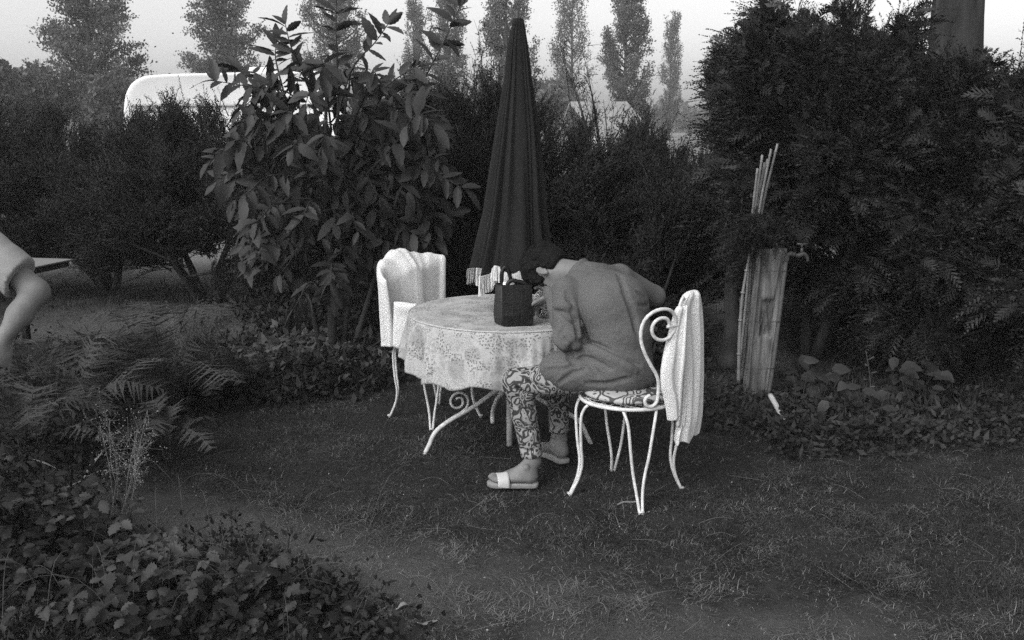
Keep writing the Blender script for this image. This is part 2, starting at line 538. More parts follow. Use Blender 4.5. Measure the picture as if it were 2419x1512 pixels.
def fronds(P, D, L, M=15, leaf=.07, wid=.008, droop=.6, rng=RNG):
    """flat drooping fans: leaflets of one spray lie in one plane and are longest near its middle"""
    n = len(P); D = nrm(D)
    face = nrm(np.array([0, -.55, .8]) + .55 * rng.normal(size=(n, 3)))
    S = nrm(np.cross(D, face)); Np = nrm(np.cross(S, D))
    t = np.linspace(.06, 1, M)
    ax = P[:, None, :] + D[:, None, :] * (L[:, None] * t[None])[..., None]
    ax[..., 2] -= droop * (L[:, None] * t[None] ** 2) * .6
    side = np.where(np.arange(M) % 2 == 0, 1.0, -1.0)
    tan = nrm(D[:, None, :] - np.array([0, 0, 1.0]) * (droop * t)[None, :, None])
    out = nrm(tan * .9 + S[:, None, :] * side[None, :, None] + .10 * rng.normal(size=(n, M, 3)) - np.array([0, 0, .25]))
    ll = leaf * (np.sin(np.pi * (t * .75 + .2)))[None, :, None] * rng.uniform(.75, 1.2, (n, M, 1))
    W = nrm(np.cross(out, np.broadcast_to(Np[:, None, :], out.shape)))
    V, F = blades(ax.reshape(-1, 3), (out * ll).reshape(-1, 3), np.full(n * M, wid), W.reshape(-1, 3))
    V2, F2 = blades(ax.reshape(-1, 3) + (out * ll * .35).reshape(-1, 3), (nrm(out + .9 * tan) * ll * .5).reshape(-1, 3), np.full(n * M, wid * .7), W.reshape(-1, 3))
    return np.concatenate([V, V2]), np.concatenate([F, F2 + len(V)])

def bush(name, label, cat, base, height, radius, nlimb, nspray, mt, zlow=.4, leaf=.05, wid=.004, L=.2, M=10, flat=False,
         droop=.3, group=None, stems=3, seed=1, squash=1.0, top_irreg=.25, lean=(0, 0), loz=False, inner=.35, plume=.045, along=.55, fans=0):
    """a multi-stemmed shrub: bare forking stems below, limbs out to an uneven crown of feathery sprays"""
    rng = np.random.default_rng(seed)
    th = thing(name, base, label, cat, group)
    b = np.array(base, float)
    mb = MB()
    tips, limbs = [], []
    for s_ in range(stems):
        a = rng.uniform(0, 2 * math.pi)
        o = b + np.array([math.cos(a), math.sin(a), 0]) * rng.uniform(.02, .10)
        o[2] = -.03
        mid = o + np.array([math.cos(a) * .22, math.sin(a) * .22, zlow * rng.uniform(.8, 1.2)])
        top = mid + np.array([math.cos(a) * radius * .35 + lean[0] * .5, math.sin(a) * radius * .35 + lean[1] * .5, height * .35])
        mb.tube(spline([o, mid, top], 8), [.05, .035, .015], 6)
        limbs.append((mid, top))
    for i in range(nlimb):
        mid, top = limbs[i % stems]
        zt = rng.uniform(zlow * 1.05, height) if rng.random() < .72 else rng.uniform(height * .8, height * (1 + top_irreg))
        prof = math.sqrt(max(.04, 1 - max(0, (zt - height * .5) / (height * .75)) ** 2)) * (1 if zt > zlow * 2 else .82)
        a = rng.uniform(0, 2 * math.pi)
        rr = radius * prof * rng.uniform(.75, 1.12)
        tip = b + np.array([math.cos(a) * rr + lean[0] * zt / height, math.sin(a) * rr * squash + lean[1] * zt / height, zt])
        st = mid + (top - mid) * min(1, max(0, (zt - zlow) / height)) * rng.uniform(.4, 1)
        c = (st + tip) / 2 + np.array([0, 0, rng.uniform(-.05, .12) * radius])
        pl = spline([st, c, tip], 10)
        if i % 3 == 0:
            mb.tube(pl, [.014, .004], 4, cap=False)
        tips.append(pl)
    mb.build('stem', M_bark, th)
    T = np.array(tips)
    k = rng.integers(0, len(T), nspray)
    s = inner + (1 - inner) * rng.random(nspray) ** .6
    fi = s * 9; i0 = np.minimum(fi.astype(int), 8)
    P = T[k, i0] + (T[k, i0 + 1] - T[k, i0]) * (fi - i0)[:, None]
    ax = nrm(T[k, 9] - T[k, 5])
    P = P + rng.normal(size=(nspray, 3)) * radius * plume
    P[:, 2] = np.maximum(P[:, 2], zlow * .55 + .15 * rng.random(nspray))
    D = nrm(ax + along * rand_unit(nspray, rng) + np.array([0, 0, .35 if not flat else -.1]))
    if loz:
        D2 = D * (leaf * rng.uniform(.7, 1.4, (nspray, 1)))
        V, F = lozenges(P, D2, wid * rng.uniform(.8, 1.3, nspray), nrm(np.cross(D, rand_unit(nspray, rng))), .3)
    else:
        V, F = sprays(P, D, L * rng.uniform(.6, 1.3, nspray), M, leaf, wid, droop, rng=rng, flat=flat)
    obj('foliage', V, F, mt, th, smooth=False)
    if fans:
        k = rng.integers(0, len(T), fans); i0 = rng.integers(6, 10, fans)
        P = T[k, i0] + rng.normal(size=(fans, 3)) * radius * .06
        P[:, 2] = np.maximum(P[:, 2], .25)
        D = nrm(nrm(T[k, 9] - T[k, 5]) + .6 * rand_unit(fans, rng) + np.array([0, -.25, -.15]))
        V, F = fronds(P, D, rng.uniform(.13, .26, fans), rng=rng)
        obj('fan_foliage', V, F, M_frond, th, smooth=False)
    return th











# ------------------------------------------------------------------ signed-distance modelling for bodies and soft clothes
class SDF:
    def __init__(s, lo, hi, h):
        s.lo = np.array(lo, float); s.h = h
        s.n = np.ceil((np.array(hi) - s.lo) / h).astype(int) + 1
        s.F = np.full(s.n, .2, np.float32)
    def reg(s, lo, hi):
        a = np.clip(np.floor((np.array(lo) - s.lo) / s.h).astype(int), 0, s.n)
        b = np.clip(np.ceil((np.array(hi) - s.lo) / s.h).astype(int) + 1, 0, s.n)
        if np.any(b <= a): return None, None
        ax = [s.lo[i] + s.h * np.arange(a[i], b[i]) for i in range(3)]
        P = np.stack(np.meshgrid(*ax, indexing='ij'), -1).astype(np.float32)
        return tuple(slice(a[i], b[i]) for i in range(3)), P
    def put(s, sl, d, k, mode='add'):
        f = s.F[sl]
        if mode == 'add':
            hh = np.clip(.5 + .5 * (f - d) / k, 0, 1)
            s.F[sl] = f * (1 - hh) + d * hh - k * hh * (1 - hh)
        else:
            hh = np.clip(.5 - .5 * (f + d) / k, 0, 1)
            s.F[sl] = f * (1 - hh) - d * hh + k * hh * (1 - hh)
        return s
    def cone(s, a, b, ra, rb=None, k=.02, w=None, fl=1.0, mode='add'):
        a, b = np.array(a, np.float32), np.array(b, np.float32)
        rb = ra if rb is None else rb
        m = max(ra, rb) * max(1, fl) + k + .03
        sl, P = s.reg(np.minimum(a, b) - m, np.maximum(a, b) + m)
        if sl is None: return s
        ab = b - a
        t = np.clip(((P - a) @ ab) / max(1e-9, float(ab @ ab)), 0, 1)
        q = P - a - t[..., None] * ab
        if w is not None:
            w = nrm(w).astype(np.float32)
            c = q @ w
            q = q - (c * (1 - 1 / fl))[..., None] * w
        d = np.sqrt((q * q).sum(-1)) - (ra + (rb - ra) * t)
        return s.put(sl, d, k, mode)
    def ell(s, c, r, ax=None, k=.02, mode='add'):
        c = np.array(c, np.float32); r = np.array(r, np.float32)
        m = float(r.max()) + k + .03
        sl, P = s.reg(c - m, c + m)
        if sl is None: return s
        q = P - c
        if ax is not None: q = q @ np.array(ax, np.float32).T
        k0 = np.sqrt(((q / r) ** 2).sum(-1)); k1 = np.sqrt(((q / (r * r)) ** 2).sum(-1))
        d = k0 * (k0 - 1) / np.maximum(k1, 1e-6)
        d = np.where(k0 < 1e-3, -float(r.min()), d)
        return s.put(sl, d, k, mode)
    def plane_cut(s, c, n, k=.01, box=None):
        """remove what lies beyond the plane through c with outward normal n (inside box)"""
        c = np.array(c, np.float32); n = nrm(n).astype(np.float32)
        sl, P = s.reg(*(box or (s.lo, s.lo + s.h * s.n)))
        return s.put(sl, -((P - c) @ n), k, 'cut')
    def sample(s, p):
        g = (np.array(p) - s.lo) / s.h
        i = np.floor(g).astype(int)
        if np.any(i < 0) or np.any(i >= s.n - 1): return .2
        f = g - i
        c = s.F[i[0]:i[0] + 2, i[1]:i[1] + 2, i[2]:i[2] + 2]
        c = c[0] * (1 - f[0]) + c[1] * f[0]; c = c[0] * (1 - f[1]) + c[1] * f[1]
        return float(c[0] * (1 - f[2]) + c[1] * f[2])
    def hit(s, u, v, y0=3.6):
        d = ray(u, v); o = np.array([0, 0, EYE]); t = y0 / d[1]
        for _ in range(600):
            if s.sample(o + d * t) < 0: return o + d * t
            t += s.h * .6
            if t > 8: return None
    def crease(s, pts, r=.007, k=.018, mode='cut', lift=0.0, n=None, dip=0.0):
        """run a groove (or a raised fold) along the surface"""
        pts = spline(np.array([(a, b, 0) for a, b in pts], float), n or len(pts) * 3)
        H = [s.hit(a, b) for a, b, _ in pts]
        H = [h for h in H if h is not None]
        for i, (a, b) in enumerate(zip(H[:-1], H[1:])):
            if np.linalg.norm(a - b) < .08:
                e = math.sin(math.pi * (i + .5) / max(1, len(H) - 1)) ** .5
                s.cone(a, b, r * e, r * e, k, mode=mode)
        return s
    def mesh(s):
        F = s.F; n = s.n
        ins = F < 0
        c = np.zeros(n - 1, np.int8)
        off = [(i, j, k) for i in (0, 1) for j in (0, 1) for k in (0, 1)]
        sl = lambda o: tuple(slice(o[q], n[q] - 1 + o[q]) for q in range(3))
        for o in off: c += ins[sl(o)]
        act = np.argwhere((c > 0) & (c < 8))
        idx = np.full(n - 1, -1, np.int64); idx[tuple(act.T)] = np.arange(len(act))
        acc = np.zeros((len(act), 3)); cnt = np.zeros(len(act))
        for o in off:
            for ax_ in range(3):
                if o[ax_]: continue
                o2 = list(o); o2[ax_] = 1
                A = F[tuple((act + o).T)]; B = F[tuple((act + o2).T)]
                m = (A < 0) != (B < 0)
                t_ = np.where(m, A / np.where(m, A - B, 1), 0)
                p = np.tile(np.array(o, float), (len(act), 1)); p[:, ax_] += t_
                acc[m] += p[m]; cnt[m] += 1
        V = s.lo + s.h * (act + acc / cnt[:, None])
        Q = []
        for ax_ in range(3):
            b_, c_ = (ax_ + 1) % 3, (ax_ + 2) % 3
            lo_ = [slice(0, n[q]) for q in range(3)]
            A = [slice(1, n[q] - 1) for q in range(3)]; A[ax_] = slice(0, n[ax_] - 1)
            B = list(A); B[ax_] = slice(1, n[ax_])
            fa, fb = ins[tuple(A)], ins[tuple(B)]
            e = np.argwhere(fa != fb)
            flip = fa[tuple(e.T)]
            for q in (b_, c_): e[:, q] += 1
            def at_(db, dc):
                g = e.copy(); g[:, b_] += db; g[:, c_] += dc
                return idx[tuple(g.T)]
            q4 = np.stack([at_(-1, -1), at_(0, -1), at_(0, 0), at_(-1, 0)], 1)
            q4[~flip] = q4[~flip][:, ::-1]
            Q.append(q4[(q4 >= 0).all(1)])
        return V, np.concatenate(Q)

def perp(d, ref):
    d = nrm(d); r = np.array(ref, float)
    return nrm(r - d * np.dot(r, d))

def hand(F, wr, d, palm, thumb, curl=.5, sc=1.0):
    """palm, four unequal jointed fingers and a thumb; d = along the hand, palm = palm normal, thumb = thumb side"""
    d = nrm(d); th_ = perp(d, thumb); pn = perp(d, palm)
    pn = nrm(pn - th_ * np.dot(pn, th_))
    wr = np.array(wr, float)
    ax = np.array([d, th_, pn])
    F.ell(wr + d * .048 * sc, (.052 * sc, .040 * sc, .016 * sc), ax, .012)
    F.cone(wr - d * .01, wr + d * .03 * sc, .024 * sc, .020 * sc, .015, pn, .75)
    for i, (ln, sp) in enumerate(((.068, .030), (.077, .010), (.071, -.010), (.055, -.029))):
        base = wr + d * .088 * sc + th_ * sp * sc
        dd = nrm(d + th_ * sp * 3)
        cur = base; ang = curl * .5
        for j, f in enumerate((.45, .32, .23)):
            v_ = nrm(dd * math.cos(ang) + pn * math.sin(ang))
            nx = cur + v_ * ln * f * sc
            F.cone(cur, nx, (.0088 - j * .0008) * sc, (.0082 - j * .0008) * sc, .004)
            cur = nx; ang += curl * (.9 + .1 * i)
    b = wr + d * .025 * sc + th_ * .025 * sc
    m = b + nrm(d * .6 + th_ * .8 + pn * .35) * .042 * sc
    e = m + nrm(d * .95 + th_ * .15 + pn * .45) * .032 * sc
    F.cone(b, m, .014 * sc, .011 * sc, .008); F.cone(m, e, .0105 * sc, .008 * sc, .004)

def head_shape(F, c, fw, up, sc=1.0, face=True):
    """skull, jaw, nose, lips, brow, eyes and ears; c = middle of the head"""
    fw = nrm(fw); up = perp(fw, up); sd_ = np.cross(up, fw)      # sd_ = the head's left
    ax = np.array([fw, sd_, up]); c = np.array(c, float)
    g = lambda a, b, z: c + (fw * a + sd_ * b + up * z) * sc
    F.ell(g(-.010, 0, .030), (.098 * sc, .076 * sc, .088 * sc), ax, .02)
    F.ell(g(.030, 0, -.040), (.058 * sc, .056 * sc, .070 * sc), ax, .03)
    F.ell(g(.052, 0, -.088), (.026 * sc, .026 * sc, .022 * sc), ax, .02)
    for s_ in (-1, 1):
        F.cone(g(-.012, s_ * .058, -.040), g(.050, s_ * .022, -.094), .017 * sc, .014 * sc, .02)
        F.ell(g(.062, s_ * .034, -.020), (.022 * sc, .022 * sc, .018 * sc), ax, .015)
    F.cone(g(.080, 0, .018), g(.106, 0, -.024), .009 * sc, .0125 * sc, .010)
    F.ell(g(.098, .011, -.028), (.008 * sc,) * 3, ax, .005); F.ell(g(.098, -.011, -.028), (.008 * sc,) * 3, ax, .005)
    F.cone(g(.079, .022, -.052), g(.086, 0, -.050), .006 * sc, .007 * sc, .005); F.cone(g(.086, 0, -.050), g(.079, -.022, -.052), .007 * sc, .006 * sc, .005)
    F.cone(g(.080, .017, -.062), g(.080, -.017, -.062), .007 * sc, .007 * sc, .005)
    for s_ in (-1, 1):
        F.ell(g(.084, s_ * .031, .012), (.012 * sc, .017 * sc, .011 * sc), ax, .008, mode='cut')
        F.ell(g(.072, s_ * .031, .010), (.012 * sc,) * 3, ax, .003)
        F.cone(g(.086, s_ * .045, .028), g(.090, s_ * .016, .027), .007 * sc, .008 * sc, .01)
        e = g(-.012, s_ * .077, -.006)
        n_ = nrm(sd_ * s_ + fw * -.5)
        t_ = nrm(np.cross(up, n_))
        ea = np.array([n_, t_, up])
        F.ell(e + n_ * .008 * sc, (.007 * sc, .019 * sc, .032 * sc), ea, .006)
        F.ell(e + n_ * .015 * sc + t_ * .002 * s_ * sc, (.006 * sc, .011 * sc, .020 * sc), ea, .004, mode='cut')
        F.ell(e + n_ * .008 * sc - up * .026 * sc, (.007 * sc, .009 * sc, .010 * sc), ea, .004)
    return g

def foot(F, heel, toe, up=(0, 0, 1), side=1, ankle=None, sc=1.0):
    """heel to toe-tip on the sole, with an arch and five toes; side=+1 puts the big toe on the foot's left"""
    heel, toe = np.array(heel, float), np.array(toe, float)
    d = nrm(toe - heel); up = perp(d, up); l = np.cross(up, d) * side
    L = np.linalg.norm(toe - heel)
    g = lambda a, b, z: heel + d * a * L + l * b * sc + up * z * sc
    F.ell(g(.12, 0, .030), (.036 * sc, .030 * sc, .030 * sc), np.array([d, l, up]), .02)
    F.cone(g(.15, -.008, .026), g(.70, -.010, .018), .024 * sc, .017 * sc, .02, l, 1.35)
    F.cone(g(.22, .006, .058), g(.70, .014, .022), .030 * sc, .017 * sc, .025, l, 1.2)
    F.cone(g(.70, .022, .018), g(.72, -.026, .015), .018 * sc, .014 * sc, .015)
    for i, (b, e, r) in enumerate(((.030, 1.0, .0125), (.012, .985, .0095), (-.003, .95, .009), (-.017, .91, .0085), (-.030, .86, .0085))):
        F.cone(g(.72, b * .85, .016), g(e - .09, b * 1.02, .019), r * sc, r * .95 * sc, .006)
        F.cone(g(e - .09, b * 1.02, .019), g(e - .03, b, .012), r * .95 * sc, r * .9 * sc, .004)
    if ankle is not None:
        F.cone(ankle, g(.20, 0, .06), .034 * sc, .034 * sc, .03)
        for s_ in (-1, 1): F.ell(g(.20, s_ * .031, .082), (.012 * sc,) * 3, None, .012)

# ------------------------------------------------------------------ round table
TC = atz(1203, 1052, 0.0)                     # foot of the parasol pole, the middle of the table
TX, TY = TC[0], TC[1]
TZ = 0.712
tbl = thing('garden_table', (TX, TY, 0), 'round white wrought iron garden table hidden under the floral cloth, on four curved legs', 'table')
mb = MB()
K = 64
prof = [(0, -.012), (.485, -.012), (.494, -.006), (.494, 0), (.488, .004), (0, .004)]
loops = [[(TX + max(r, 1e-4) * math.cos(2 * math.pi * j / K), TY + max(r, 1e-4) * math.sin(2 * math.pi * j / K), TZ - .008 + z) for j in range(K)] for r, z in prof]
mb.loft(loops, cap=False).build('tabletop', M_white, tbl)
mb = MB()
mb.tube([(TX, TY, -.02), (TX, TY, .5), (TX, TY, TZ - .03)], .0155, 12).build('center_tube', M_white, tbl)
leg_feet = [atz(1000, 1075), atz(1396, 1046), atz(1163, 996), np.array([2 * TX, 2 * TY, 0]) - atz(1163, 996)]
for i, ft in enumerate(leg_feet):
    rel = ft - np.array([TX, TY, 0]); L_ = np.linalg.norm(rel[:2]); d = nrm(np.array([rel[0], rel[1], 0])); d3 = d
    P2 = [(.02, .335), (.10, .285), (.20, .225), (.32, .168), (.395, .115), (.43, .05), (L_, -.01)]
    P3 = [np.array([TX, TY, 0]) + d3 * (a * L_ / .46 if a < L_ else a) + np.array([0, 0, z]) for a, z in P2]
    lg = MB().tube(spline(P3, 34), .0115, 10)
    # the upper half of the leg sweeps back out to the table's rim
    P4 = [(.02, .335), (.10, .40), (.22, .47), (.33, .55), (.40, .64), (.42, TZ - .025)]
    lg.tube(spline([np.array([TX, TY, 0]) + d3 * a + np.array([0, 0, z]) for a, z in P4], 24), .0105, 10)
    o = lg.build('leg', M_white, tbl)
    sc = []
    for q in np.linspace(0, 1, 44):
        an = R(250) - q * R(560); rr = .058 * (1 - .72 * q)
        sc.append(np.array([TX, TY, 0]) + d3 * (.275 + math.cos(an) * rr) + np.array([0, 0, .262 + math.sin(an) * rr]))
    MB().tube(sc, .0065, 8).build('scroll', M_white, o)

# the cloth: flat top, soft rim, skirt that falls in folds
def cloth_mesh():
    nt_, rows = 480, []
    th_ = np.linspace(0, 2 * math.pi, nt_, endpoint=False)
    Rr = .500
    pts, uvs = [], []
    for r in np.linspace(.02, .97, 14):
        rr = Rr * r
        x, y = rr * np.cos(th_), rr * np.sin(th_)
        z = TZ + .0015 * vnoise(x * 18 + 3, y * 18, 6) + 0 * x
        rows.append((x, y, z)); uvs.append((x, y))
    def drop(s):                               # s: metres down the skirt
        lobes = (.55 * np.sin(th_ * 13 + .9 * np.sin(th_ * 3 + 1.2)) + .30 * np.sin(th_ * 21 + 2.1 * np.sin(th_ * 2)) + .2 * np.sin(th_ * 8 + .7))
        lobes = np.sign(lobes) * np.abs(lobes) ** .85
        amp = .034 * min(1, s / .20) ** 1.1
        rad = Rr + .012 + .105 * s + amp * lobes + .0030 * np.sin(th_ * 57 + 3 * np.sin(th_ * 5)) * min(1, s / .1)
        return rad
    for s, zz, rr in ((0, 0, Rr * .99), (.004, -.0015, Rr + .003), (.010, -.007, Rr + .008)):
        x, y = rr * np.cos(th_), rr * np.sin(th_)
        rows.append((x, y, TZ + zz + 0 * x)); uvs.append((x, y))
    L_ = .262
    hem = L_ + .014 * np.sin(th_ * 13 + .9 * np.sin(th_ * 3 + 1.2) + 2.7) + .010 * np.sin(th_ * 5 + 1) + .012 * np.cos(th_ - 4.9)
    for q in np.linspace(.05, 1, 26):
        s = L_ * q
        rad = drop(s)
        x, y = rad * np.cos(th_), rad * np.sin(th_)
        rows.append((x, y, TZ - .007 - hem * q)); uvs.append(((Rr + s) * np.cos(th_), (Rr + s) * np.sin(th_)))
    n = len(rows)
    V = np.stack([np.stack(r_, -1) for r_ in rows]).reshape(-1, 3) + np.array([TX, TY, 0])
    # skirt uv runs round the table so the print is not stretched
    U = []
    for i, (a, b) in enumerate(uvs):
        if i < 17: U.append(np.stack([a + 5.3, b * 1.0 + 7.1], -1))
        else: U.append(np.stack([th_ * Rr * 1.04 + 2, (TZ - rows[i][2])], -1))
    U = np.stack(U)
    Q, UV = [], []
    for i in range(n - 1):
        j = np.arange(nt_); j2 = (j + 1) % nt_
        Q.append(np.stack([i * nt_ + j, i * nt_ + j2, (i + 1) * nt_ + j2, (i + 1) * nt_ + j], 1)[:, ::-1])
        a, b = U[i], U[i + 1]
        if i == 16: a = np.stack([th_ * Rr * 1.04 + 2, 0 * th_ + .005], -1)
        a2, b2 = a[j2].copy(), b[j2].copy()
        if i >= 16:
            a2[-1, 0] += 2 * math.pi * Rr * 1.04; b2[-1, 0] += 2 * math.pi * Rr * 1.04
        UV.append(np.stack([a, a2, b2, b], 1)[:, ::-1])
    Q = np.concatenate(Q); UV = np.concatenate(UV).reshape(-1, 2)
    return V, Q, UV
V, Q, UV = cloth_mesh()
cl = obj('tablecloth', V, Q, M_cloth, loc=(TX, TY, TZ), label='pale tablecloth printed with flowers and dots, hanging in folds over the round garden table', cat='tablecloth')
uvl = cl.data.uv_layers.new(name='UVMap')
uvl.data.foreach_set('uv', UV.astype(np.float32).ravel())
sm = cl.modifiers.new('thick', 'SOLIDIFY'); sm.thickness = .0016; sm.offset = -1
MB().tube([(TX + .509 * math.cos(a), TY + .509 * math.sin(a), TZ - .0035) for a in np.linspace(0, 2 * math.pi, 120)], .0034, 6).build('piping', M_strap, cl)
h_ = MB()

# ------------------------------------------------------------------ closed parasol standing through the table
apex = at(1222, 45, TY)
umb = thing('parasol', (TX, TY, 0), 'closed dark canvas parasol with cream fringe, standing up through the round table', 'parasol')
MB().tube([(TX, TY, 0), (TX, TY, TZ + .1), tuple(apex - np.array([0, 0, .02]))], .0135, 12).build('pole', M_pole, umb)
MB().loft([[(apex[0] + r * math.cos(2 * math.pi * j / 12), apex[1] + r * math.sin(2 * math.pi * j / 12), apex[2] + z) for j in range(12)]
           for r, z in ((.012, -.02), (.014, .0), (.008, .012), (.010, .024), (.006, .036), (.001, .042))]).build('finial', M_pole, umb)
outl = [(45, 1210.5, 1235), (60, 1209, 1238), (110, 1198, 1246), (180, 1190, 1254), (300, 1172, 1270), (400, 1158, 1279), (500, 1145, 1286), (560, 1131, 1293), (610, 1120, 1299), (632, 1114, 1301)]
zs, cs, hs = [], [], []
for v_, a_, b_ in outl:
    pa, pb = at(a_, v_, TY), at(b_, v_, TY)
    zs.append(pa[2]); cs.append((pa[0] + pb[0]) / 2); hs.append((pb[0] - pa[0]) / 2)
zs, cs, hs = map(np.array, (zs, cs, hs))
K = 288
th_ = np.linspace(0, 2 * math.pi, K, endpoint=False)
zz = np.linspace(zs[0], zs[-1], 70)
cx = np.interp(-zz, -zs, cs); hw = np.interp(-zz, -zs, hs)
def pleats(q):
    wv_ = th_ + .22 * np.sin(th_ * 3 + 1.7 * q) + .10 * np.sin(th_ * 5 + 4)
    a = np.sin(wv_ * 8 + .5 * math.sin(q * 3) + 1.1) * .55 + .34 * np.sin(wv_ * 17 + 1.6 * math.sin(q * 2.2) + .8) * (1 + .5 * np.sin(th_ * 2 + q)) + .20 * np.sin(wv_ * 29 + 3 * q)
    return np.sign(a) * np.abs(a) ** .8
rows = []
hemz = .010 * np.sin(th_ * 4 + 2.4) + .017 * np.sin(th_ * 9 + .6) + .006 * np.cos(th_ * 15)
for i, z in enumerate(zz):
    q = i / 69
    pl = pleats(q)
    rad = hw[i] * (1 - .085 * min(1, q * 3 + .3) + (.10 + .10 * q) * pl)
    if i == 0: rad = rad * 0 + hw[0]
    zrow = z + hemz * max(0, (q - .72) / .28) ** 1.5
    rows.append(np.stack([cx[i] + rad * np.cos(th_), TY + rad * .92 * np.sin(th_), zrow], -1))
top = rows[0].copy(); top[:, :2] = apex[:2] + (top[:, :2] - apex[:2]) * .2; top[:, 2] += .006
rows = [top] + rows
V = np.stack(rows).reshape(-1, 3)
j = np.arange(K); j2 = (j + 1) % K
Q = np.concatenate([np.stack([i * K + j, (i + 1) * K + j, (i + 1) * K + j2, i * K + j2], 1) for i in range(len(rows) - 1)])
can = obj('canopy', V, Q, M_canopy, umb)
sm = can.modifiers.new('thick', 'SOLIDIFY'); sm.thickness = .0022
# fringe: strands hang from the hem, drawn up in scallops
hem = rows[-1]
V, F, n_ = [], [], 0
rng = np.random.default_rng(5)
for j in range(0, K * 3):
    a = hem[(j // 3) % K] * (1 - (j % 3) / 3) + hem[(j // 3 + 1) % K] * ((j % 3) / 3)
    out = nrm(np.array([math.cos(th_[(j // 3) % K]), math.sin(th_[(j // 3) % K]), 0]))
    tang = np.array([-out[1], out[0], 0])
    ln = .084 + .014 * math.sin(j * .05) + rng.uniform(-.004, .004)
    for q in range(3):
        b0 = a + out * (.002 + .002 * q) + np.array([0, 0, .006])
        e = b0 + np.array([0, 0, -ln]) + out * rng.normal(0, .004) + tang * rng.normal(0, .004)
        m_ = (b0 + e) / 2 + out * rng.normal(0, .003) + tang * rng.normal(0, .002)
        wv = tang * .0024
        V += [b0 - wv, b0 + wv, m_ + wv, m_ - wv, e + wv * .8, e - wv * .8]
        F += [(n_, n_ + 1, n_ + 2, n_ + 3), (n_ + 3, n_ + 2, n_ + 4, n_ + 5)]; n_ += 6
obj('fringe', V, F, M_fringe, umb, smooth=False, kind='stuff')
# tassel on the tie
tz = at(1219, 628, TY - .13)
mt_ = MB()
mt_.tube([tz + (0, 0, .035), tz + (0, 0, 0)], .003, 6)
mt_.loft([[(tz[0] + r * math.cos(2 * math.pi * j / 14), tz[1] + r * math.sin(2 * math.pi * j / 14), tz[2] + z) for j in range(14)] for r, z in ((.004, .014), (.012, .008), (.013, 0), (.012, -.006), (.014, -.012))])
for j in range(120):
    a = rng.uniform(0, 2 * math.pi); r0 = .013 * math.sqrt(rng.random())
    p0 = tz + np.array([r0 * math.cos(a), r0 * math.sin(a), -.01]); e = tz + np.array([2.1 * r0 * math.cos(a), 2.1 * r0 * math.sin(a), -.083 + rng.uniform(-.004, .004)])
    m_ = (p0 + e) / 2 + rng.normal(0, .0015, 3)
    mt_.tube([p0, m_, e], .0011, 3, cap=False)
mt_.build('tassel', M_fringe, umb)

# ------------------------------------------------------------------ wrought iron chairs
def chair(name, c, face, label):
    """built about its own origin facing +X, then turned"""
    ORG_ = np.zeros(3)
    th = thing(name, (0, 0, 0), label, 'chair', 'white scroll-back iron garden chairs')
    ZS = .445
    ring = MB()
    ring.tube([(.215 * math.cos(a), .215 * math.sin(a), ZS) for a in np.linspace(0, 2 * math.pi, 64)], .0085, 8, cap=False)
    ring.tube([(.185 * math.cos(a), .185 * math.sin(a), ZS - .004) for a in np.linspace(0, 2 * math.pi, 48)], .004, 6, cap=False)
    ring.build('seat_ring', M_white, th)
    st = MB()
    for q in np.linspace(-.18, .18, 9):
        e = math.sqrt(.213 ** 2 - q * q)
        st.tube([(-e, q, ZS), (e, q, ZS)], .003, 5)
        st.tube([(q, -e, ZS - .006), (q, e, ZS - .006)], .003, 5)
    st.build('seat_mesh', M_white, th)
    for k in range(4):
        a = R(45 + 90 * k)
        er = np.array([math.cos(a), math.sin(a), 0]); et = np.array([-math.sin(a), math.cos(a), 0])
        lg = MB()
        for s_ in (-1, 1):
            P = []
            for r, t_, z in ((.190, .075, ZS - .004), (.213, .066, ZS - .03), (.226, .055, ZS - .08), (.221, .040, .24), (.212, .026, .15), (.225, .014, .075), (.262, .006, .0)):
                P.append(er * r + et * t_ * s_ + np.array([0, 0, z - (.01 if z == 0 else 0)]))
            lg.tube(spline(P, 34), .0068, 8)
        lg.box(er * .262 + np.array([0, 0, .003]), (.02, .024, .006), np.array([er, et, [0, 0, 1]]))
        lg.build('leg', M_white, th)
    bk = None
    for s_ in (-1, 1):
        # unrolled curve (angle from the middle of the back, height, radius) wrapped round the seat
        P = []
        for q in np.linspace(0, 1, 22):                        # small curl under the seat rim
            an = R(100) + q * R(262); rr = .020 + .016 * q
            P.append((.62 - math.cos(an) * rr / .235, ZS + .045 + math.sin(an) * rr))
        P += [(.465, ZS + .10), (.52, ZS + .15), (.67, ZS + .205), (.80, ZS + .265), (.86, ZS + .315)]
        for q in np.linspace(0, 1, 40):                        # the large scroll at the top
            an = R(-6) + q * R(560); rr = .094 * (1 - .68 * q ** .8)
            P.append((.49 + math.cos(an) * rr / .25, ZS + .365 + math.sin(an) * rr))
        W = []
        for u_, z in P:
            rad = .222 + .10 * max(0, z - ZS)
            a = math.pi + s_ * u_
            W.append((rad * math.cos(a), rad * math.sin(a), z))
        W = np.array(W)
        W = np.vstack([spline(W[:28], 60), W[28:]])
        MB().tube(W, .0078, 8).build('back_scroll', M_white, th)
    cr = MB()
    cr.tube(spline([(-.215, .05, ZS), (-.235, .03, ZS + .2), (-.25, .035, ZS + .40), (-.255, 0, ZS + .475), (-.25, -.035, ZS + .40), (-.235, -.03, ZS + .2), (-.215, -.05, ZS)], 50), .0065, 8)
    cr.tube([(.262 * math.cos(math.pi + q), .262 * math.sin(math.pi + q), ZS + .365) for q in np.linspace(-.42, .42, 14)], .006, 8)
    cr.build('back_hoop', M_white, th)
    th.location = tuple(c); th.rotation_euler = (0, 0, face)
    return th

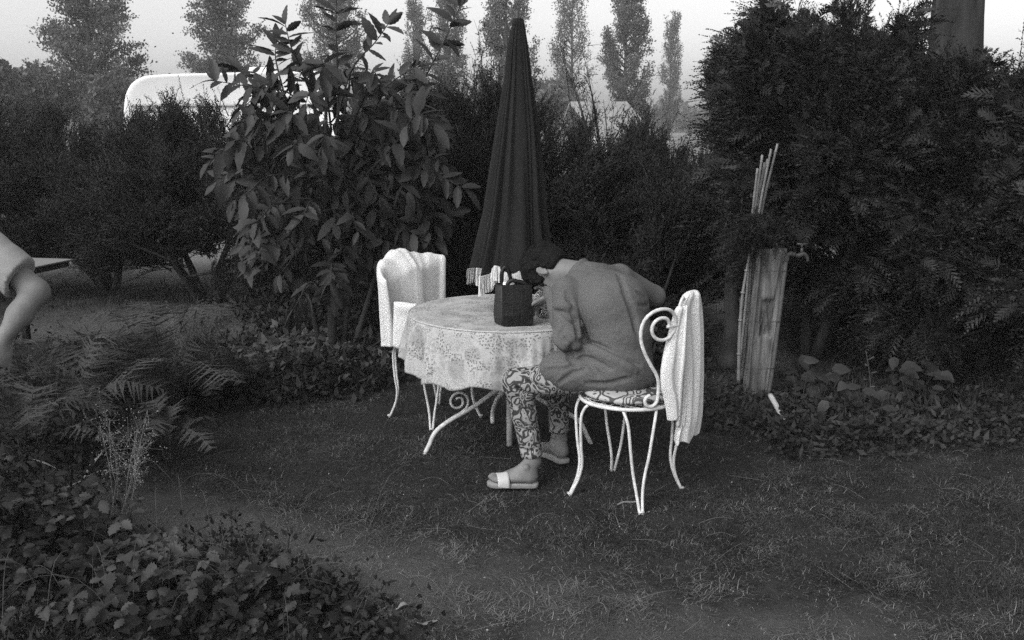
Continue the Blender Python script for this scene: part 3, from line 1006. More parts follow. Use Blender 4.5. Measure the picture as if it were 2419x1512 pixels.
CH = np.array([.520, 4.300, 0.0])
FA = R(143)
chR = chair('garden_chair', CH, FA, 'white iron scroll-back chair the person sits on, printed cushion on its seat')
CL = np.array([-.440, 5.485, 0.0])
FL = R(-45)
chL = chair('garden_chair', CL, FL, 'white iron scroll-back chair standing empty behind the table, covered by a white towel')

# cushion
mb = MB()
K = 48
lp = []
for r, z in ((.01, .0), (.17, 0), (.197, .008), (.203, .018), (.197, .028), (.17, .036), (.10, .040), (.01, .038)):
    lp.append([(CH[0] + r * math.cos(2 * math.pi * j / K) * (1 + .012 * math.sin(5 * j)), CH[1] + r * math.sin(2 * math.pi * j / K), .456 + z + .002 * math.sin(j * .7)) for j in range(K)])
mb.loft(lp).build('seat_cushion', M_print2, loc=(CH[0], CH[1], .456), label='round swirl-printed cushion on the seat of the occupied chair', cat='cushion')

# cardigan / towel hanging on the right chair: stacked loops that follow its outline
bd = np.array([-math.cos(FA), -math.sin(FA), 0]); bt = np.array([-bd[1], bd[0], 0])   # back direction, along the back
K = 120
def hanging(sec, Yb, tmax, amp, ph, hemf, cut=0.0):
    n = len(sec); loops = []
    for i, (v_, a_, b_) in enumerate(sec):
        pa, pb = at(a_, v_, Yb), at(b_, v_, Yb)
        c_ = (pa + pb) / 2; hwid = (pb[0] - pa[0]) / 2
        q = i / (n - 1)
        T_ = min(tmax, hwid * .55)
        Lg = math.sqrt(max(1e-6, hwid ** 2 - (.8 * T_) ** 2)) / .6
        lp = []
        for j in range(K):
            a = 2 * math.pi * j / K
            s_ = math.cos(a)                                   # position across the cloth
            e = min(1, i / 3)
            wob = amp * e * (math.sin(s_ * 5.0 + 1.9 * q + ph) + .45 * math.sin(s_ * 9 - 2.5 * q + ph * 2) * q + .10 * math.sin(s_ * 17 + 5 * q) * q)
            th = T_ * abs(math.sin(a)) ** .55 * (1 if math.sin(a) > 0 else -1)
            p = c_ + bt * s_ * Lg + bd * (th * (1 + .25 * math.sin(s_ * 9 + ph)) + wob)
            p[2] = c_[2] + hemf(s_) * (q ** 3) + .006 * math.sin(s_ * 6 + ph) * e
            lp.append(p)
        loops.append(lp)
    loops = np.array(loops); fine = []
    for q in np.linspace(0, n - 1, 70):
        i = min(int(q), n - 2); f = q - i
        g = lambda m: loops[min(max(m, 0), n - 1)]
        a, b, c_, d = g(i - 1), g(i), g(i + 1), g(i + 2)
        fine.append(.5 * ((2 * b) + (-a + c_) * f + (2 * a - 5 * b + 4 * c_ - d) * f * f + (-a + 3 * b - 3 * c_ + d) * f ** 3))
    return MB().loft(fine)
Yb = 4.215
sec = [(686, 1630, 1642), (689, 1621, 1650), (698, 1611, 1656), (715, 1602, 1661), (745, 1598, 1665), (790, 1603, 1666), (840, 1606, 1665), (890, 1606, 1664), (940, 1604, 1662), (985, 1600, 1660), (1015, 1593, 1656), (1034, 1591, 1652)]
tow = hanging(sec, Yb, .022, .007, .4, lambda s_: .012 * s_ + .006 * math.sin(7 * s_)).build('draped_cardigan', M_towel, loc=tuple(CH + bd * .25 + np.array([0, 0, .9])), label='white knitted garment hanging in long folds over the back of the occupied chair', cat='garment')
sec = [(722, 1600, 1622), (730, 1595, 1628), (750, 1590, 1626), (790, 1580, 1622), (830, 1569, 1624), (870, 1561, 1624), (905, 1562, 1622), (935, 1569, 1620), (965, 1575, 1616), (985, 1578, 1612)]
hanging(sec, Yb - .075, .026, .008, 2.0, lambda s_: -.05 * max(0, s_) + .01 * math.sin(8 * s_)).build('front_panel', M_towel, tow)
sl_pts = [at(1621, 722, Yb - .08), at(1617, 780, Yb - .10), at(1612, 850, Yb - .11), at(1606, 905, Yb - .10), at(1603, 960, Yb - .09), at(1600, 1006, Yb - .08)]
MB().tube(spline(sl_pts, 30), [.010, .014, .018, .019, .017, .015], 14, flat=.6).build('sleeve', M_towel, tow)

# towel on the left chair: a thick bent sheet following the curved back
def bent_towel():
    A = np.linspace(R(78), R(214), 90)
    zt = np.interp(A, [R(72), R(80), R(90), R(108), R(122), R(138), R(150), R(163), R(180), R(190), R(216)], [.80, .885, .900, .905, .912, .938, .940, .905, .880, .860, .80]) + .004 * np.sin(A * 19)
    zb = np.interp(A, [R(72), R(110), R(120), R(150), R(170), R(216)], [.50, .50, .47, .42, .40, .44])
    nr = 60
    sheets = []
    for side in (0, 1):
        rows = []
        for q in np.linspace(0, 1, nr):
            z = zt + (zb - zt) * q
            rr = .224 + .10 * np.clip(z - .445, 0, 1) + (.009 * np.sin(A * 13 + 2.5 * q) + .005 * np.sin(A * 31 + 5 * q)) * q * (1 if side else .15)
            if not side:
                mid = R(140); Rr_ = rr
                chord = Rr_ * math.cos(R(55)) / np.maximum(np.cos(np.clip(A - mid, -R(55), R(55))), .3)
                bl_ = min(1, q / .20); bl_ = .40 + .60 * bl_ * bl_ * (3 - 2 * bl_)
                rr = rr + (np.minimum(chord, Rr_) - Rr_) * 1.0 * bl_ - .002 * np.sin(A * 9 + 1) * bl_
            rr = rr + .030 * np.clip((A - R(140)) / R(35), 0, 1)
            rnd = .019 * np.sqrt(np.clip(q * 14, 0, 1)) * (1 if side else -1)
            edge = np.sqrt(np.clip(np.minimum(A - A[0], A[-1] - A) / .1, 0, 1))
            rr = rr + rnd * edge + (.012 * q if side else -.01 * q)
            rows.append(np.stack([CL[0] + rr * np.cos(A), CL[1] + rr * np.sin(A), z + 0 * A], -1))
        sheets.append(np.stack(rows))
    V = np.concatenate([s_.reshape(-1, 3) for s_ in sheets]); n = len(A); off = nr * n
    F = []
    i, j = np.meshgrid(np.arange(nr - 1), np.arange(n - 1), indexing='ij'); i, j = i.ravel(), j.ravel()
    q0 = np.stack([i * n + j, i * n + j + 1, (i + 1) * n + j + 1, (i + 1) * n + j], 1)
    F.append(q0); F.append(q0[:, ::-1] + off)
    jj_ = np.arange(n - 1)
    F.append(np.stack([jj_ + 1, jj_, jj_ + off, jj_ + 1 + off], 1))
    b = (nr - 1) * n
    F.append(np.stack([b + jj_, b + jj_ + 1, b + jj_ + 1 + off, b + jj_ + off], 1))
    i_ = np.arange(nr - 1)
    F.append(np.stack([i_ * n, (i_ + 1) * n, (i_ + 1) * n + off, i_ * n + off], 1))
    e = n - 1
    F.append(np.stack([(i_ + 1) * n + e, i_ * n + e, i_ * n + e + off, (i_ + 1) * n + e + off], 1))
    return V, np.concatenate(F)
V, F = bent_towel()
tl = obj('towel', V, F, M_towel, loc=(CL[0] - .2, CL[1] + .2, .9), label='white terry towel draped over the back of the empty chair behind the table', cat='towel')
# the corner folded back over the seat side
pc = [at(930, 722, 5.30), at(962, 716, 5.26), at(984, 722, 5.24)]
lp = []
for q in np.linspace(0, 1, 16):
    v0 = 714 + q * 105; wv = 1 - .10 * q
    L0 = at(930 - 3 * q, v0, 5.28); R0 = at(985 - 28 * q ** 1.5, v0 + 4, 5.26)
    ring_ = []
    for j in range(28):
        a = 2 * math.pi * j / 28
        c_ = (L0 + R0) / 2; hwid = (R0 - L0) / 2
        bul = .020 if q < .22 else .014
        ring_.append(c_ + hwid * np.sign(math.cos(a)) * abs(math.cos(a)) ** .6 + np.array([0, -1, 0]) * math.sin(a) * bul * (math.sin(math.pi * min(1, q * 4 + .08)) * .6 + .6 if q < .24 else 1) + np.array([0, 0, .004 * math.sin(3 * a)]))
    lp.append(ring_)
MB().loft(lp).build('folded_corner', M_towel, tl)

# ------------------------------------------------------------------ black handbag on the cloth
bz = TZ + .004
b0 = atz(1188, 771, bz); b1 = atz(1258, 769, bz)
ex = nrm(b1 - b0); ex[2] = 0; ex = nrm(ex)
ey = nrm(np.array([-ex[1] - .35, ex[0], 0]))          # the bag's depth runs away and to the left
Wd = np.linalg.norm(b1 - b0); Dp = .095; Hb = .192
bag = thing('handbag', tuple(b0 + ex * Wd / 2 + ey * Dp / 2), 'upright black leather handbag with two handles, on the floral tablecloth in front of the person', 'bag')
def bagring(z, gx_, gy_, bul=0.0):
    o = b0 + ex * Wd / 2 + ey * Dp / 2
    pts = []
    for a, b in ((-1, -1), (-.33, -1), (.33, -1), (1, -1), (1, -.2), (1, .4), (1, 1), (.33, 1), (-.33, 1), (-1, 1), (-1, .4), (-1, -.2)):
        bb = b * (1 + (bul if abs(a) < .5 else 0))
        pts.append(o + ex * a * Wd / 2 * gx_ + ey * bb * Dp / 2 * gy_ + np.array([0, 0, z]))
    return pts
outer = [bagring(0, .96, .95), bagring(.004, 1, 1), bagring(.05, 1.04, 1.08, .10), bagring(.11, 1.0, .98, .08), bagring(Hb, .97, .80, .05)]
inner = [bagring(Hb + .001, .93, .70, .05), bagring(.10, .95, .88), bagring(.012, .9, .85)]
mb = MB(); mb.loft(outer + inner)
mb.build('body', M_bag, bag, smooth=False)
# side gusset, coloured paler to paint the light falling from the left
o = b0 + ex * Wd / 2 + ey * Dp / 2
gs = MB()
gl = []
for z, g1, g2 in ((.006, 1.0, 1.0), (.05, 1.04, 1.08), (.11, 1.0, .98), (Hb - .004, .97, .80)):
    gl.append([o - ex * (Wd / 2 * g1 + dx) + ey * s_ * Dp / 2 * g2 * .86 + np.array([0, 0, z]) for dx, s_ in ((.0015, -1), (.0045, -.5), (.0045, .5), (.0015, 1), (-.003, 1), (-.003, -1))])
gs.loft(gl).build('gusset', M_baglit, bag)
for s_, (pu, pv, dx) in zip((-1, 1), ((1199, 636, 0), (1212, 668, .0))):
    hp = []
    yy = ey * s_ * Dp * .33
    a0 = o - ex * Wd * .30 + yy + np.array([0, 0, Hb - .05]); a1 = o + ex * Wd * .34 + yy + np.array([0, 0, Hb - .05])
    if s_ == 1:
        hp = [a0, a0 + (0, 0, .055), a0 + ex * .002 + np.array([0, 0, .10]), a0 + ex * .018 + np.array([0, 0, .125]), a0 + ex * .035 + np.array([0, 0, .10]), a0 + ex * .045 + np.array([0, 0, .055])]
    else:
        hp = [a0, a0 + np.array([0, 0, .052]), a0 + ex * .02 + np.array([0, 0, .070]), (a0 + a1) / 2 + np.array([0, 0, .066]), a1 - ex * .02 + np.array([0, 0, .060]), a1 + np.array([0, 0, .048]), a1]
    MB().tube(spline(hp, 40), .0062, 8, flat=1.6).build('handle', M_bag, bag)
pp = o - ex * .028 + ey * .0 + np.array([0, 0, .10])
MB().box(pp + np.array([0, 0, .045]), (.052, .003, .11), np.array([nrm(ex + np.array([0, 0, -.12])), ey, nrm(np.array([0, 0, 1]) + .12 * ex)])).build('paper_card', M_paper, loc=tuple(pp), label='white paper card sticking up out of the black handbag', cat='card')
MB().box(o + ex * .018 - ey * (Dp * .5) + np.array([0, 0, .10]), (.0012, .006, .15), np.array([ex, ey, [0, 0, 1]])).build('seam', M_bag, bag)

# glossy printed pouch between the bag and the sleeve
pz = atz(1276, 752, bz)
F_ = SDF(pz + (-.09, -.06, -.02), pz + (.09, .12, .17), .004)
F_.ell(pz + (.0, .03, .060), (.030, .035, .060), None, .02)
F_.ell(pz + (.015, .03, .035), (.034, .035, .034), None, .02)
F_.cone(pz + (-.010, .03, .10), pz + (.004, .03, .13), .018, .012, .02)
for q in range(5): F_.cone(pz + (-.04 + .018 * q, -.02, .02 + .016 * q), pz + (-.02 + .016 * q, .0, .12), .004, .003, .012, mode='cut')
V, Q = F_.mesh()
obj('pouch', V, Q, M_gloss, loc=tuple(pz), label='crumpled glossy black and white printed pouch between the handbag and the sleeve', cat='pouch')

# ------------------------------------------------------------------ the seated person
hipL, hipR = np.array([.425, 4.275, .555]), np.array([.515, 4.420, .555])
kneeL, kneeR = np.array([.030, 4.425, .475]), np.array([.225, 4.740, .490])
ankL, ankR = np.array([.098, 4.400, .105]), np.array([.232, 4.700, .125])
heelL, toeL = atz(1266, 1139, .022), atz(1153, 1137, .022)
heelR = atz(1333, 1085, .045); toeR = atz(1273, 1058, .022)
shL, shR = np.array([.240, 4.372, .915]), np.array([.505, 4.625, .935])
elL, elR = np.array([.243, 4.275, .722]), np.array([.690, 4.745, .822])
wrL, wrR = np.array([.185, 4.530, .862]), np.array([.400, 4.880, .790])
neck0, neck1 = np.array([.330, 4.500, .962]), np.array([.222, 4.565, .978])
headc = at(1296, 642, 4.60)
hfw = nrm([-.22, .10, -1.0]); hup = nrm([-.82, .52, .22])
per = thing('person', (.45, 4.37, 0), 'seated person with short dark hair, grey cardigan and swirl-print trousers, bent over the table', 'person')
F = SDF((-.22, 4.12, -.01), (.85, 5.12, 1.20), .0052)
F.ell((.465, 4.360, .60), (.105, .105, .10), None, .03)
F.cone((.475, 4.36, .62), (.455, 4.395, .80), .090, .095, .04, (.6, .8, 0), 1.2)
F.cone((.455, 4.395, .80), (.370, 4.480, .885), .092, .070, .05, (.6, .8, 0), 1.3)
for a, b in ((shL, neck0), (shR, neck0)): F.cone(a, b, .045, .05, .04)
for a, b, c_ in ((shL, elL, wrL), (shR, elR, wrR)):
    F.cone(a, b, .045, .036, .02); F.cone(b, c_, .036, .023, .02)
F.cone(neck0, neck1, .060, .054, .02)
for a, b, c_, hl, te, s_ in ((hipL, kneeL, ankL, heelL, toeL, -1), (hipR, kneeR, ankR, heelR, toeR, 1)):
    F.cone(a, b, .078, .050, .02); F.cone(b, c_, .048, .030, .02)
    foot(F, hl, te, (0, 0, 1), s_, c_)
g = head_shape(F, headc, hfw, hup)
hand(F, wrL, nrm([-.62, .50, -.42]), (-.3, -.3, -.9), (.3, .6, -.2), .5)
hand(F, wrR, nrm([-.75, -.25, -.25]), (0, .3, -1), (-.3, .8, .2), .6)
V, Q = F.mesh()
obj('body', V, Q, M_skin, per)
# hair: a cropped curly cap
ax_h = np.array([nrm(hfw), nrm(np.cross(perp(hfw, hup), hfw)), perp(hfw, hup)])
G = SDF(headc - .17, headc + .17, .0042)
G.ell(g(-.014, 0, .040), (.112, .090, .100), ax_h, .02)
G.ell(g(-.056, 0, -.014), (.062, .074, .070), ax_h, .03)
G.ell(g(.020, 0, .085), (.062, .060, .040), ax_h, .03)
sdv = ax_h[1]; upv = ax_h[2]; fwv = ax_h[0]
G.ell(g(.116, 0, -.040), (.075, .12, .085), ax_h, .012, mode='cut')                 # face opening
for s_ in (-1, 1): G.ell(g(-.006, s_ * .088, -.022), (.030, .034, .044), ax_h, .01, mode='cut')     # round the ears
G.ell(g(-.045, 0, -.100), (.09, .10, .050), ax_h, .015, mode='cut')
rng = np.random.default_rng(3)
for q in range(330):                                   # curls
    d_ = nrm(rng.normal(size=3)); d_l = d_
    p_ = g(-.014 + d_l[0] * .110, d_l[1] * .089, .038 + d_l[2] * .100)
    if np.dot(p_ - headc, fwv) > .052 and np.dot(p_ - headc, upv) < .04: continue
    if np.dot(p_ - headc, upv) < -.040: continue
    if abs(np.dot(p_ - headc, sdv)) > .050 and abs(np.dot(p_ - headc, fwv) + .006) < .034 and np.dot(p_ - headc, upv) < .020: continue
    t_ = nrm(np.cross(d_, rng.normal(size=3))) * .010
    G.cone(p_ - t_, p_ + t_, rng.uniform(.004, .010), None, .005)
V, Q = G.mesh()
hair = obj('hair', V, Q, M_hair, per)
# loose wisps
mb = MB()
for q in range(260):
    d_ = nrm(rng.normal(size=3))
    if d_[2] < -.25 or d_[0] > .6: continue
    p_ = g(-.016 + d_[0] * .102, d_[1] * .083, .036 + d_[2] * .093)
    o_ = nrm(p_ - headc); t_ = nrm(np.cross(o_, rng.normal(size=3)))
    mb.tube([p_ - o_ * .004, p_ + o_ * .006 + t_ * .004, p_ + o_ * .009 + t_ * .012], .0009, 3, cap=False)
mb.build('hair_wisps', M_hair, hair, kind='stuff')

# cardigan
G = SDF((.02, 4.10, .42), (.86, 5.0, 1.12), .0046)
W2 = (.6, .8, 0)
G.cone((.487, 4.352, .585), (.485, 4.360, .72), .128, .122, .05, W2, 1.12)
G.cone((.485, 4.360, .72), (.455, 4.400, .845), .122, .122, .06, W2, 1.25)
G.ell((.455, 4.415, .86), (.150, .14, .10), np.array([W2, (-.8, .6, 0), (0, 0, 1)]), .06)
G.cone((.455, 4.400, .845), (.372, 4.480, .918), .118, .080, .06, W2, 1.55)
G.cone((.372, 4.480, .905), (.300, 4.535, .915), .085, .060, .05, W2, 1.5)
G.cone(shL + (.012, .012, -.004), neck0 + (.01, 0, -.008), .056, .056, .05); G.cone(shR + (0, -.01, -.004), neck0 + (.01, 0, -.008), .056, .056, .05)
G.cone(shL, elL, .062, .060, .012); G.ell(elL + (.004, -.006, -.004), (.063, .058, .058), None, .015); G.cone(elL, wrL, .056, .036, .012)
G.cone(shR, elR, .060, .050, .030); G.cone(elR, wrR, .050, .036, .02)
G.cone(wrL, wrL + (wrL - elL) * .05, .040, .040, .006); G.cone(wrR, wrR + (wrR - elR) * .05, .040, .040, .006)
# skirts of the cardigan over the thighs
G.cone((.45, 4.285, .578), (.245, 4.330, .562), .112, .092, .05, (0, 0, 1), .95)
G.cone((.245, 4.330, .560), (.190, 4.345, .565), .088, .066, .03)
G.ell((.490, 4.345, .575), (.140, .135, .115), None, .04)
G.cone((.51, 4.44, .565), (.33, 4.60, .55), .09, .07, .04)
G.cone((.47, 4.36, .545), (.60, 4.28, .535), .05, .03, .06)
G.cone((.50, 4.30, .560), (.30, 4.33, .556), .106, .092, .04)
G.cone((.52, 4.33, .552), (.54, 4.42, .55), .09, .09, .04)
# neckline and collar band
ncd = nrm(neck1 - neck0)
G.cone(neck0 + ncd * .052, neck0 + ncd * .2, .066, .074, .01, mode='cut')
cu = perp(ncd, (0, 0, 1)); cvv = np.cross(ncd, cu)
ring = [neck0 + ncd * (.036 - .02 * math.sin(a)) + (cu * math.sin(a) + cvv * math.cos(a)) * .064 for a in np.linspace(0, 2 * math.pi, 22)]
for a, b in zip(ring[:-1], ring[1:]): G.cone(a, b, .011, .011, .010)
# folds traced over the back, sleeve and waist
for pts, r_, k_ in (([(1338, 694), (1352, 730), (1362, 762), (1366, 800)], .012, .016),
                    ([(1363, 806), (1395, 812), (1428, 827), (1468, 850), (1509, 862)], .006, .022),
                    ([(1350, 815), (1345, 840), (1356, 858), (1378, 850), (1400, 868), (1414, 890)], .009, .020),
                    ([(1372, 845), (1400, 850), (1440, 872)], .006, .018),
                    ([(1462, 648), (1480, 700), (1496, 748), (1506, 790)], .004, .026),
                    ([(1303, 745), (1294, 770), (1300, 800), (1318, 822)], .006, .014),
                    ([(1330, 775), (1322, 792), (1335, 808)], .005, .014),
                    ([(1310, 735), (1335, 742), (1356, 765)], .004, .018),
                    ([(1340, 640), (1322, 662), (1300, 684)], .003, .010),
                    ([(1380, 872), (1350, 884), (1320, 905)], .004, .018),
                    ([(1385, 905), (1440, 905), (1490, 893)], .004, .02),
                    ([(1503, 690), (1520, 700), (1532, 718)], .004, .014),
                    ([(1508, 720), (1524, 722), (1538, 716)], .004, .012)):
    G.crease(pts, r_, k_)
for pts, r_, k_ in (([(1365, 820), (1400, 826), (1450, 850), (1500, 876)], .010, .03),
                    ([(1310, 722), (1340, 724), (1360, 745)], .008, .02),
                    ([(1306, 780), (1314, 808), (1335, 828)], .007, .014),
                    ([(1290, 866), (1330, 862), (1365, 858)], .007, .015),
                    ):
    G.crease(pts, r_, k_, mode='add')
V, Q = G.mesh()
# a loose knitted surface is never quite smooth
nn = .0022 * vnoise(V[:, 0] * 26 + V[:, 2] * 9, V[:, 1] * 26 + V[:, 2] * 24, 2) + .0012 * vnoise(V[:, 0] * 70, V[:, 2] * 70 + V[:, 1] * 50, 9)
V = V + nrm(V - np.array([.40, 4.42, .78])) * nn[:, None]
card = obj('cardigan', V, Q, M_knit, per)

# trousers
G = SDF((-.12, 4.15, .08), (.72, 4.90, .72), .0046)
for a, b, c_, r_ in ((hipL, kneeL, ankL, 1.0), (hipR, kneeR, ankR, .96)):
    G.cone(a, b, .080 * r_, .070 * r_, .03)
    G.ell(b, (.068 * r_,) * 3, None, .02)
    c2 = c_ + (b - c_) * .10
    G.cone(b, b + (c2 - b) * .45, .067 * r_, .058 * r_, .02); G.cone(b + (c2 - b) * .45, c2, .058 * r_, .050 * r_, .015)
    cd = nrm(b - c_)
    G.plane_cut(c_ + cd * .022, -cd, .006, (c_ - .12, c_ + (.12, .12, .10)))
G.ell((.465, 4.36, .56), (.105, .10, .065), None, .03)
for pts, r_ in (([(1215, 915), (1240, 930), (1275, 935)], .006), ([(1222, 960), (1245, 970), (1262, 962)], .005), ([(1228, 1010), (1245, 1022), (1264, 1015)], .005),
                ([(1230, 1060), (1248, 1068), (1262, 1062)], .004), ([(1240, 900), (1270, 912), (1300, 925)], .006), ([(1262, 940), (1290, 946), (1320, 940)], .006)):
    G.crease(pts, r_, .016)
V, Q = G.mesh()
obj('trousers', V, Q, M_print, per)

# sandals
def sandal(heel, toe, up, s_):
    d = nrm(toe - heel); up = perp(d, up); l = np.cross(up, d) * s_
    L = np.linalg.norm(toe - heel) + .018
    h0 = heel - d * .012
    outl_ = [(0, 0), (.03, .028), (.15, .034), (.35, .030), (.55, .034), (.72, .046), (.86, .044), (.96, .028), (1.0, .006), (.985, -.018), (.90, -.036), (.75, -.043), (.55, -.038), (.35, -.034), (.15, -.033), (.03, -.026)]
    P = spline(np.array([h0 + d * a * L + l * b for a, b in outl_] + [h0]), 48)[:-1]
    mb = MB()
    mb.loft([[p + up * z + (p - (h0 + d * L / 2)) * sc_ for p in P] for z, sc_ in ((-.020, -.03), (-.017, 0), (-.006, 0), (.0, -.01))])
    so = mb.build('sandal', M_sole, per)
    st_ = MB()
    rows_ = []
    for q in np.linspace(.60, .82, 6):
        ring_ = []
        for a in np.linspace(R(-12), R(192), 18):
            ring_.append(h0 + d * (q * L + .012 * math.cos(a)) + l * (math.cos(a) * .047 - .002) + up * (max(math.sin(a), -.3) * (.052 - .05 * (q - .6)) - .002))
        rows_.append(ring_)
    rows_ = np.array(rows_)
    inn = rows_.copy()
    c_ = np.array([h0 + d * q * L + up * .0 for q in np.linspace(.60, .82, 6)])[:, None, :]
    inn = inn + (c_ - inn) * .07
    V_ = np.concatenate([rows_.reshape(-1, 3), inn.reshape(-1, 3)]); n, m = 6, 18; F_ = []
    for i in range(n - 1):
        for j in range(m - 1):
            a = i * m + j
            F_.append((a, a + 1, a + m + 1, a + m)); F_.append((a + n * m + m, a + m + 1 + n * m, a + 1 + n * m, a + n * m))
    for j in range(m - 1):
        F_.append((j + 1, j, j + n * m, j + 1 + n * m)); a = (n - 1) * m + j; F_.append((a, a + 1, a + 1 + n * m, a + n * m))
    st_.add(V_, F_)
    st_.build('strap', M_strap, so)
    bc = h0 + d * .74 * L + l * .010 * s_ * -1 + up * .052
    bk_ = MB()
    fr = [bc + d * a * .011 + l * b * .012 for a, b in ((-1, -1), (1, -1), (1, 1), (-1, 1), (-1, -1))]
    for a, b in zip(fr[:-1], fr[1:]): bk_.tube([a, b], .0028, 6)
    bk_.tube([bc - l * .012, bc + l * .012], .0014, 6)
    bk_.box(bc - up * .001, (.016, .018, .004), np.array([d, l, up]))
    bk_.build('buckle', M_dark, so)
sandal(heelL, toeL, (0, 0, 1), -1)
sandal(heelR, toeR, (0, 0, 1), 1)

# ------------------------------------------------------------------ second person, mostly outside the frame on the left
px = np.array([-2.10, 3.56, 0])
p2t = thing('person', tuple(px), 'person in a pale short-sleeved shirt cut off by the left edge, one bare arm bent', 'person')
sh = at(-62, 560, 3.52); el = at(84, 688, 3.50); wr = at(8, 800, 3.42)
F = SDF((-2.62, 3.05, -.01), (-1.5, 4.1, 1.80), .009)
hip = px + (0, 0, .90)
chest = px + (-.03, 0, 1.22)
shA = sh; shB = px + (-.02, .20, 1.38); shA2 = sh
F.cone(hip + (0, 0, -.02), hip + (0, 0, .15), .125, .115, .04, (0, 1, 0), 1.3)
F.cone(hip + (0, 0, .15), chest, .115, .125, .05, (0, 1, 0), 1.35)
F.cone(chest, px + (-.02, 0, 1.36), .12, .08, .05, (0, 1, 0), 1.5)
F.cone(px + (-.02, 0, 1.38), px + (-.06, 0, 1.50), .055, .052, .03)
F.cone(px + (-.02, -.02, 1.36), sh, .06, .055, .05); F.cone(px + (-.02, .02, 1.36), shB, .06, .055, .05)
F.cone(sh, el, .052, .043, .025); F.ell(el + (.012, 0, -.004), (.030, .030, .032), None, .02); F.cone(el, (el + wr) / 2, .044, .042, .02); F.cone((el + wr) / 2, wr, .042, .026, .02)
elB = shB + (.02, .06, -.29); wrB = elB + (-.18, -.05, -.16)
F.cone(shB, elB, .05, .042, .02); F.cone(elB, wrB, .04, .027, .02)
g2 = head_shape(F, px + (-.10, 0, 1.62), (-1, .05, -.15), (0, 0, 1))
hand(F, wr, nrm(at(4, 858, 3.40) - wr), (-1, 0, 0), (-.4, -.6, 0), .5)
hand(F, wrB, (-.7, -.1, -.6), (0, -1, -.3), (-.2, 0, 1), .5)
for s_ in (-1, 1):
    hp_ = hip + (0, s_ * .10, -.04); kn_ = px + (-.03, s_ * .11, .48); an_ = px + (.02, s_ * .11, .09)
    F.cone(hp_, kn_, .085, .055, .03); F.cone(kn_, an_, .056, .036, .02)
    foot(F, px + (.06, s_ * .11, .0), px + (-.18, s_ * .12, .0), (0, 0, 1), -s_, an_)
V, Q = F.mesh()
obj('body', V, Q, M_skin, p2t)
G = SDF((-2.62, 3.05, .80), (-1.5, 4.1, 1.50), .008)
G.cone(hip + (0, 0, .0), hip + (0, 0, .15), .145, .135, .04, (0, 1, 0), 1.3)
G.cone(hip + (0, 0, .15), chest, .135, .142, .05, (0, 1, 0), 1.35)
G.cone(chest, px + (-.02, 0, 1.36), .135, .09, .05, (0, 1, 0), 1.5)
G.cone(px + (-.02, -.02, 1.36), sh, .075, .072, .05); G.cone(px + (-.02, .02, 1.36), shB, .075, .07, .05)
a_ = nrm(el - sh); Ls = np.linalg.norm(el - sh)
G.cone(sh, sh + a_ * Ls * .9, .072, .082, .02)
G.plane_cut(sh + a_ * Ls * .76, nrm(a_ + np.array([.25, 0, .15])), .004, (el - .14, el + .14))
G.cone(sh + a_ * Ls * .90, el + a_ * .05, .064, .066, .004, mode='cut')
b_ = nrm(elB - shB)
G.cone(shB, shB + b_ * .17, .068, .072, .02)
V, Q = G.mesh()
V = V + nrm(V - chest) * (.006 * vnoise(V[:, 0] * 14 + V[:, 2] * 9, V[:, 2] * 22 + V[:, 1] * 11, 3) + .003 * vnoise(V[:, 0] * 40, V[:, 2] * 44, 5))[:, None]
obj('shirt', V, Q, M_tee, p2t)
G = SDF((-2.45, 3.2, .10), (-1.8, 3.95, .98), .010)
for s_ in (-1, 1):
    hp_ = hip + (0, s_ * .10, -.04); kn_ = px + (-.03, s_ * .11, .48); an_ = px + (.02, s_ * .11, .14)
    G.cone(hp_, kn_, .10, .075, .03); G.cone(kn_, an_, .075, .062, .02)
G.cone(hip + (0, 0, -.03), hip + (0, 0, .05), .138, .132, .03, (0, 1, 0), 1.3)
V, Q = G.mesh()
obj('trousers', V, Q, M_dark, p2t)
ax2 = np.array([[-1, 0, 0], [0, -1, 0], [0, 0, 1]], float)
G = SDF(px + (-.28, -.18, 1.45), px + (.12, .18, 1.80), .007)
G.ell(g2(-.014, 0, .040), (.104, .084, .092), ax2, .02); G.ell(g2(-.05, 0, -.02), (.056, .07, .075), ax2, .03)
G.ell(g2(.095, 0, -.035), (.07, .12, .085), ax2, .012, mode='cut')
V, Q = G.mesh()
obj('hair', V, Q, M_hair, p2t)

# ------------------------------------------------------------------ outdoor table at the left
tc_ = at(172, 612, 6.9); tc_ = atz(172, 612, .72)
d1 = nrm(atz(75, 632, .72) - tc_); d2 = nrm(np.array([d1[1], -d1[0], 0])); d2 = d2 if d2[0] < 0 else -d2
side = thing('outdoor_table', (tc_[0] - .5, tc_[1], 0), 'pale-topped outdoor table with a dark edge, corner showing beyond the bent bare arm', 'table')
A3 = np.array([d1, d2, [0, 0, 1]])
cen = tc_ + d1 * .62 + d2 * .45
MB().box(cen - (0, 0, .004), (1.24, .90, .008), A3).build('tabletop', M_board, side, smooth=False)
MB().box(cen - (0, 0, .030), (1.20, .86, .042), A3).build('apron', M_dark, side, smooth=False)
for a, b in ((.16, .30), (1.08, .30), (.16, .78), (1.08, .78)):
    q = tc_ + d1 * a + d2 * b
    MB().box((q[0], q[1], .335), (.045, .045, .69), A3, .004).build('leg', M_dark, side, smooth=False)

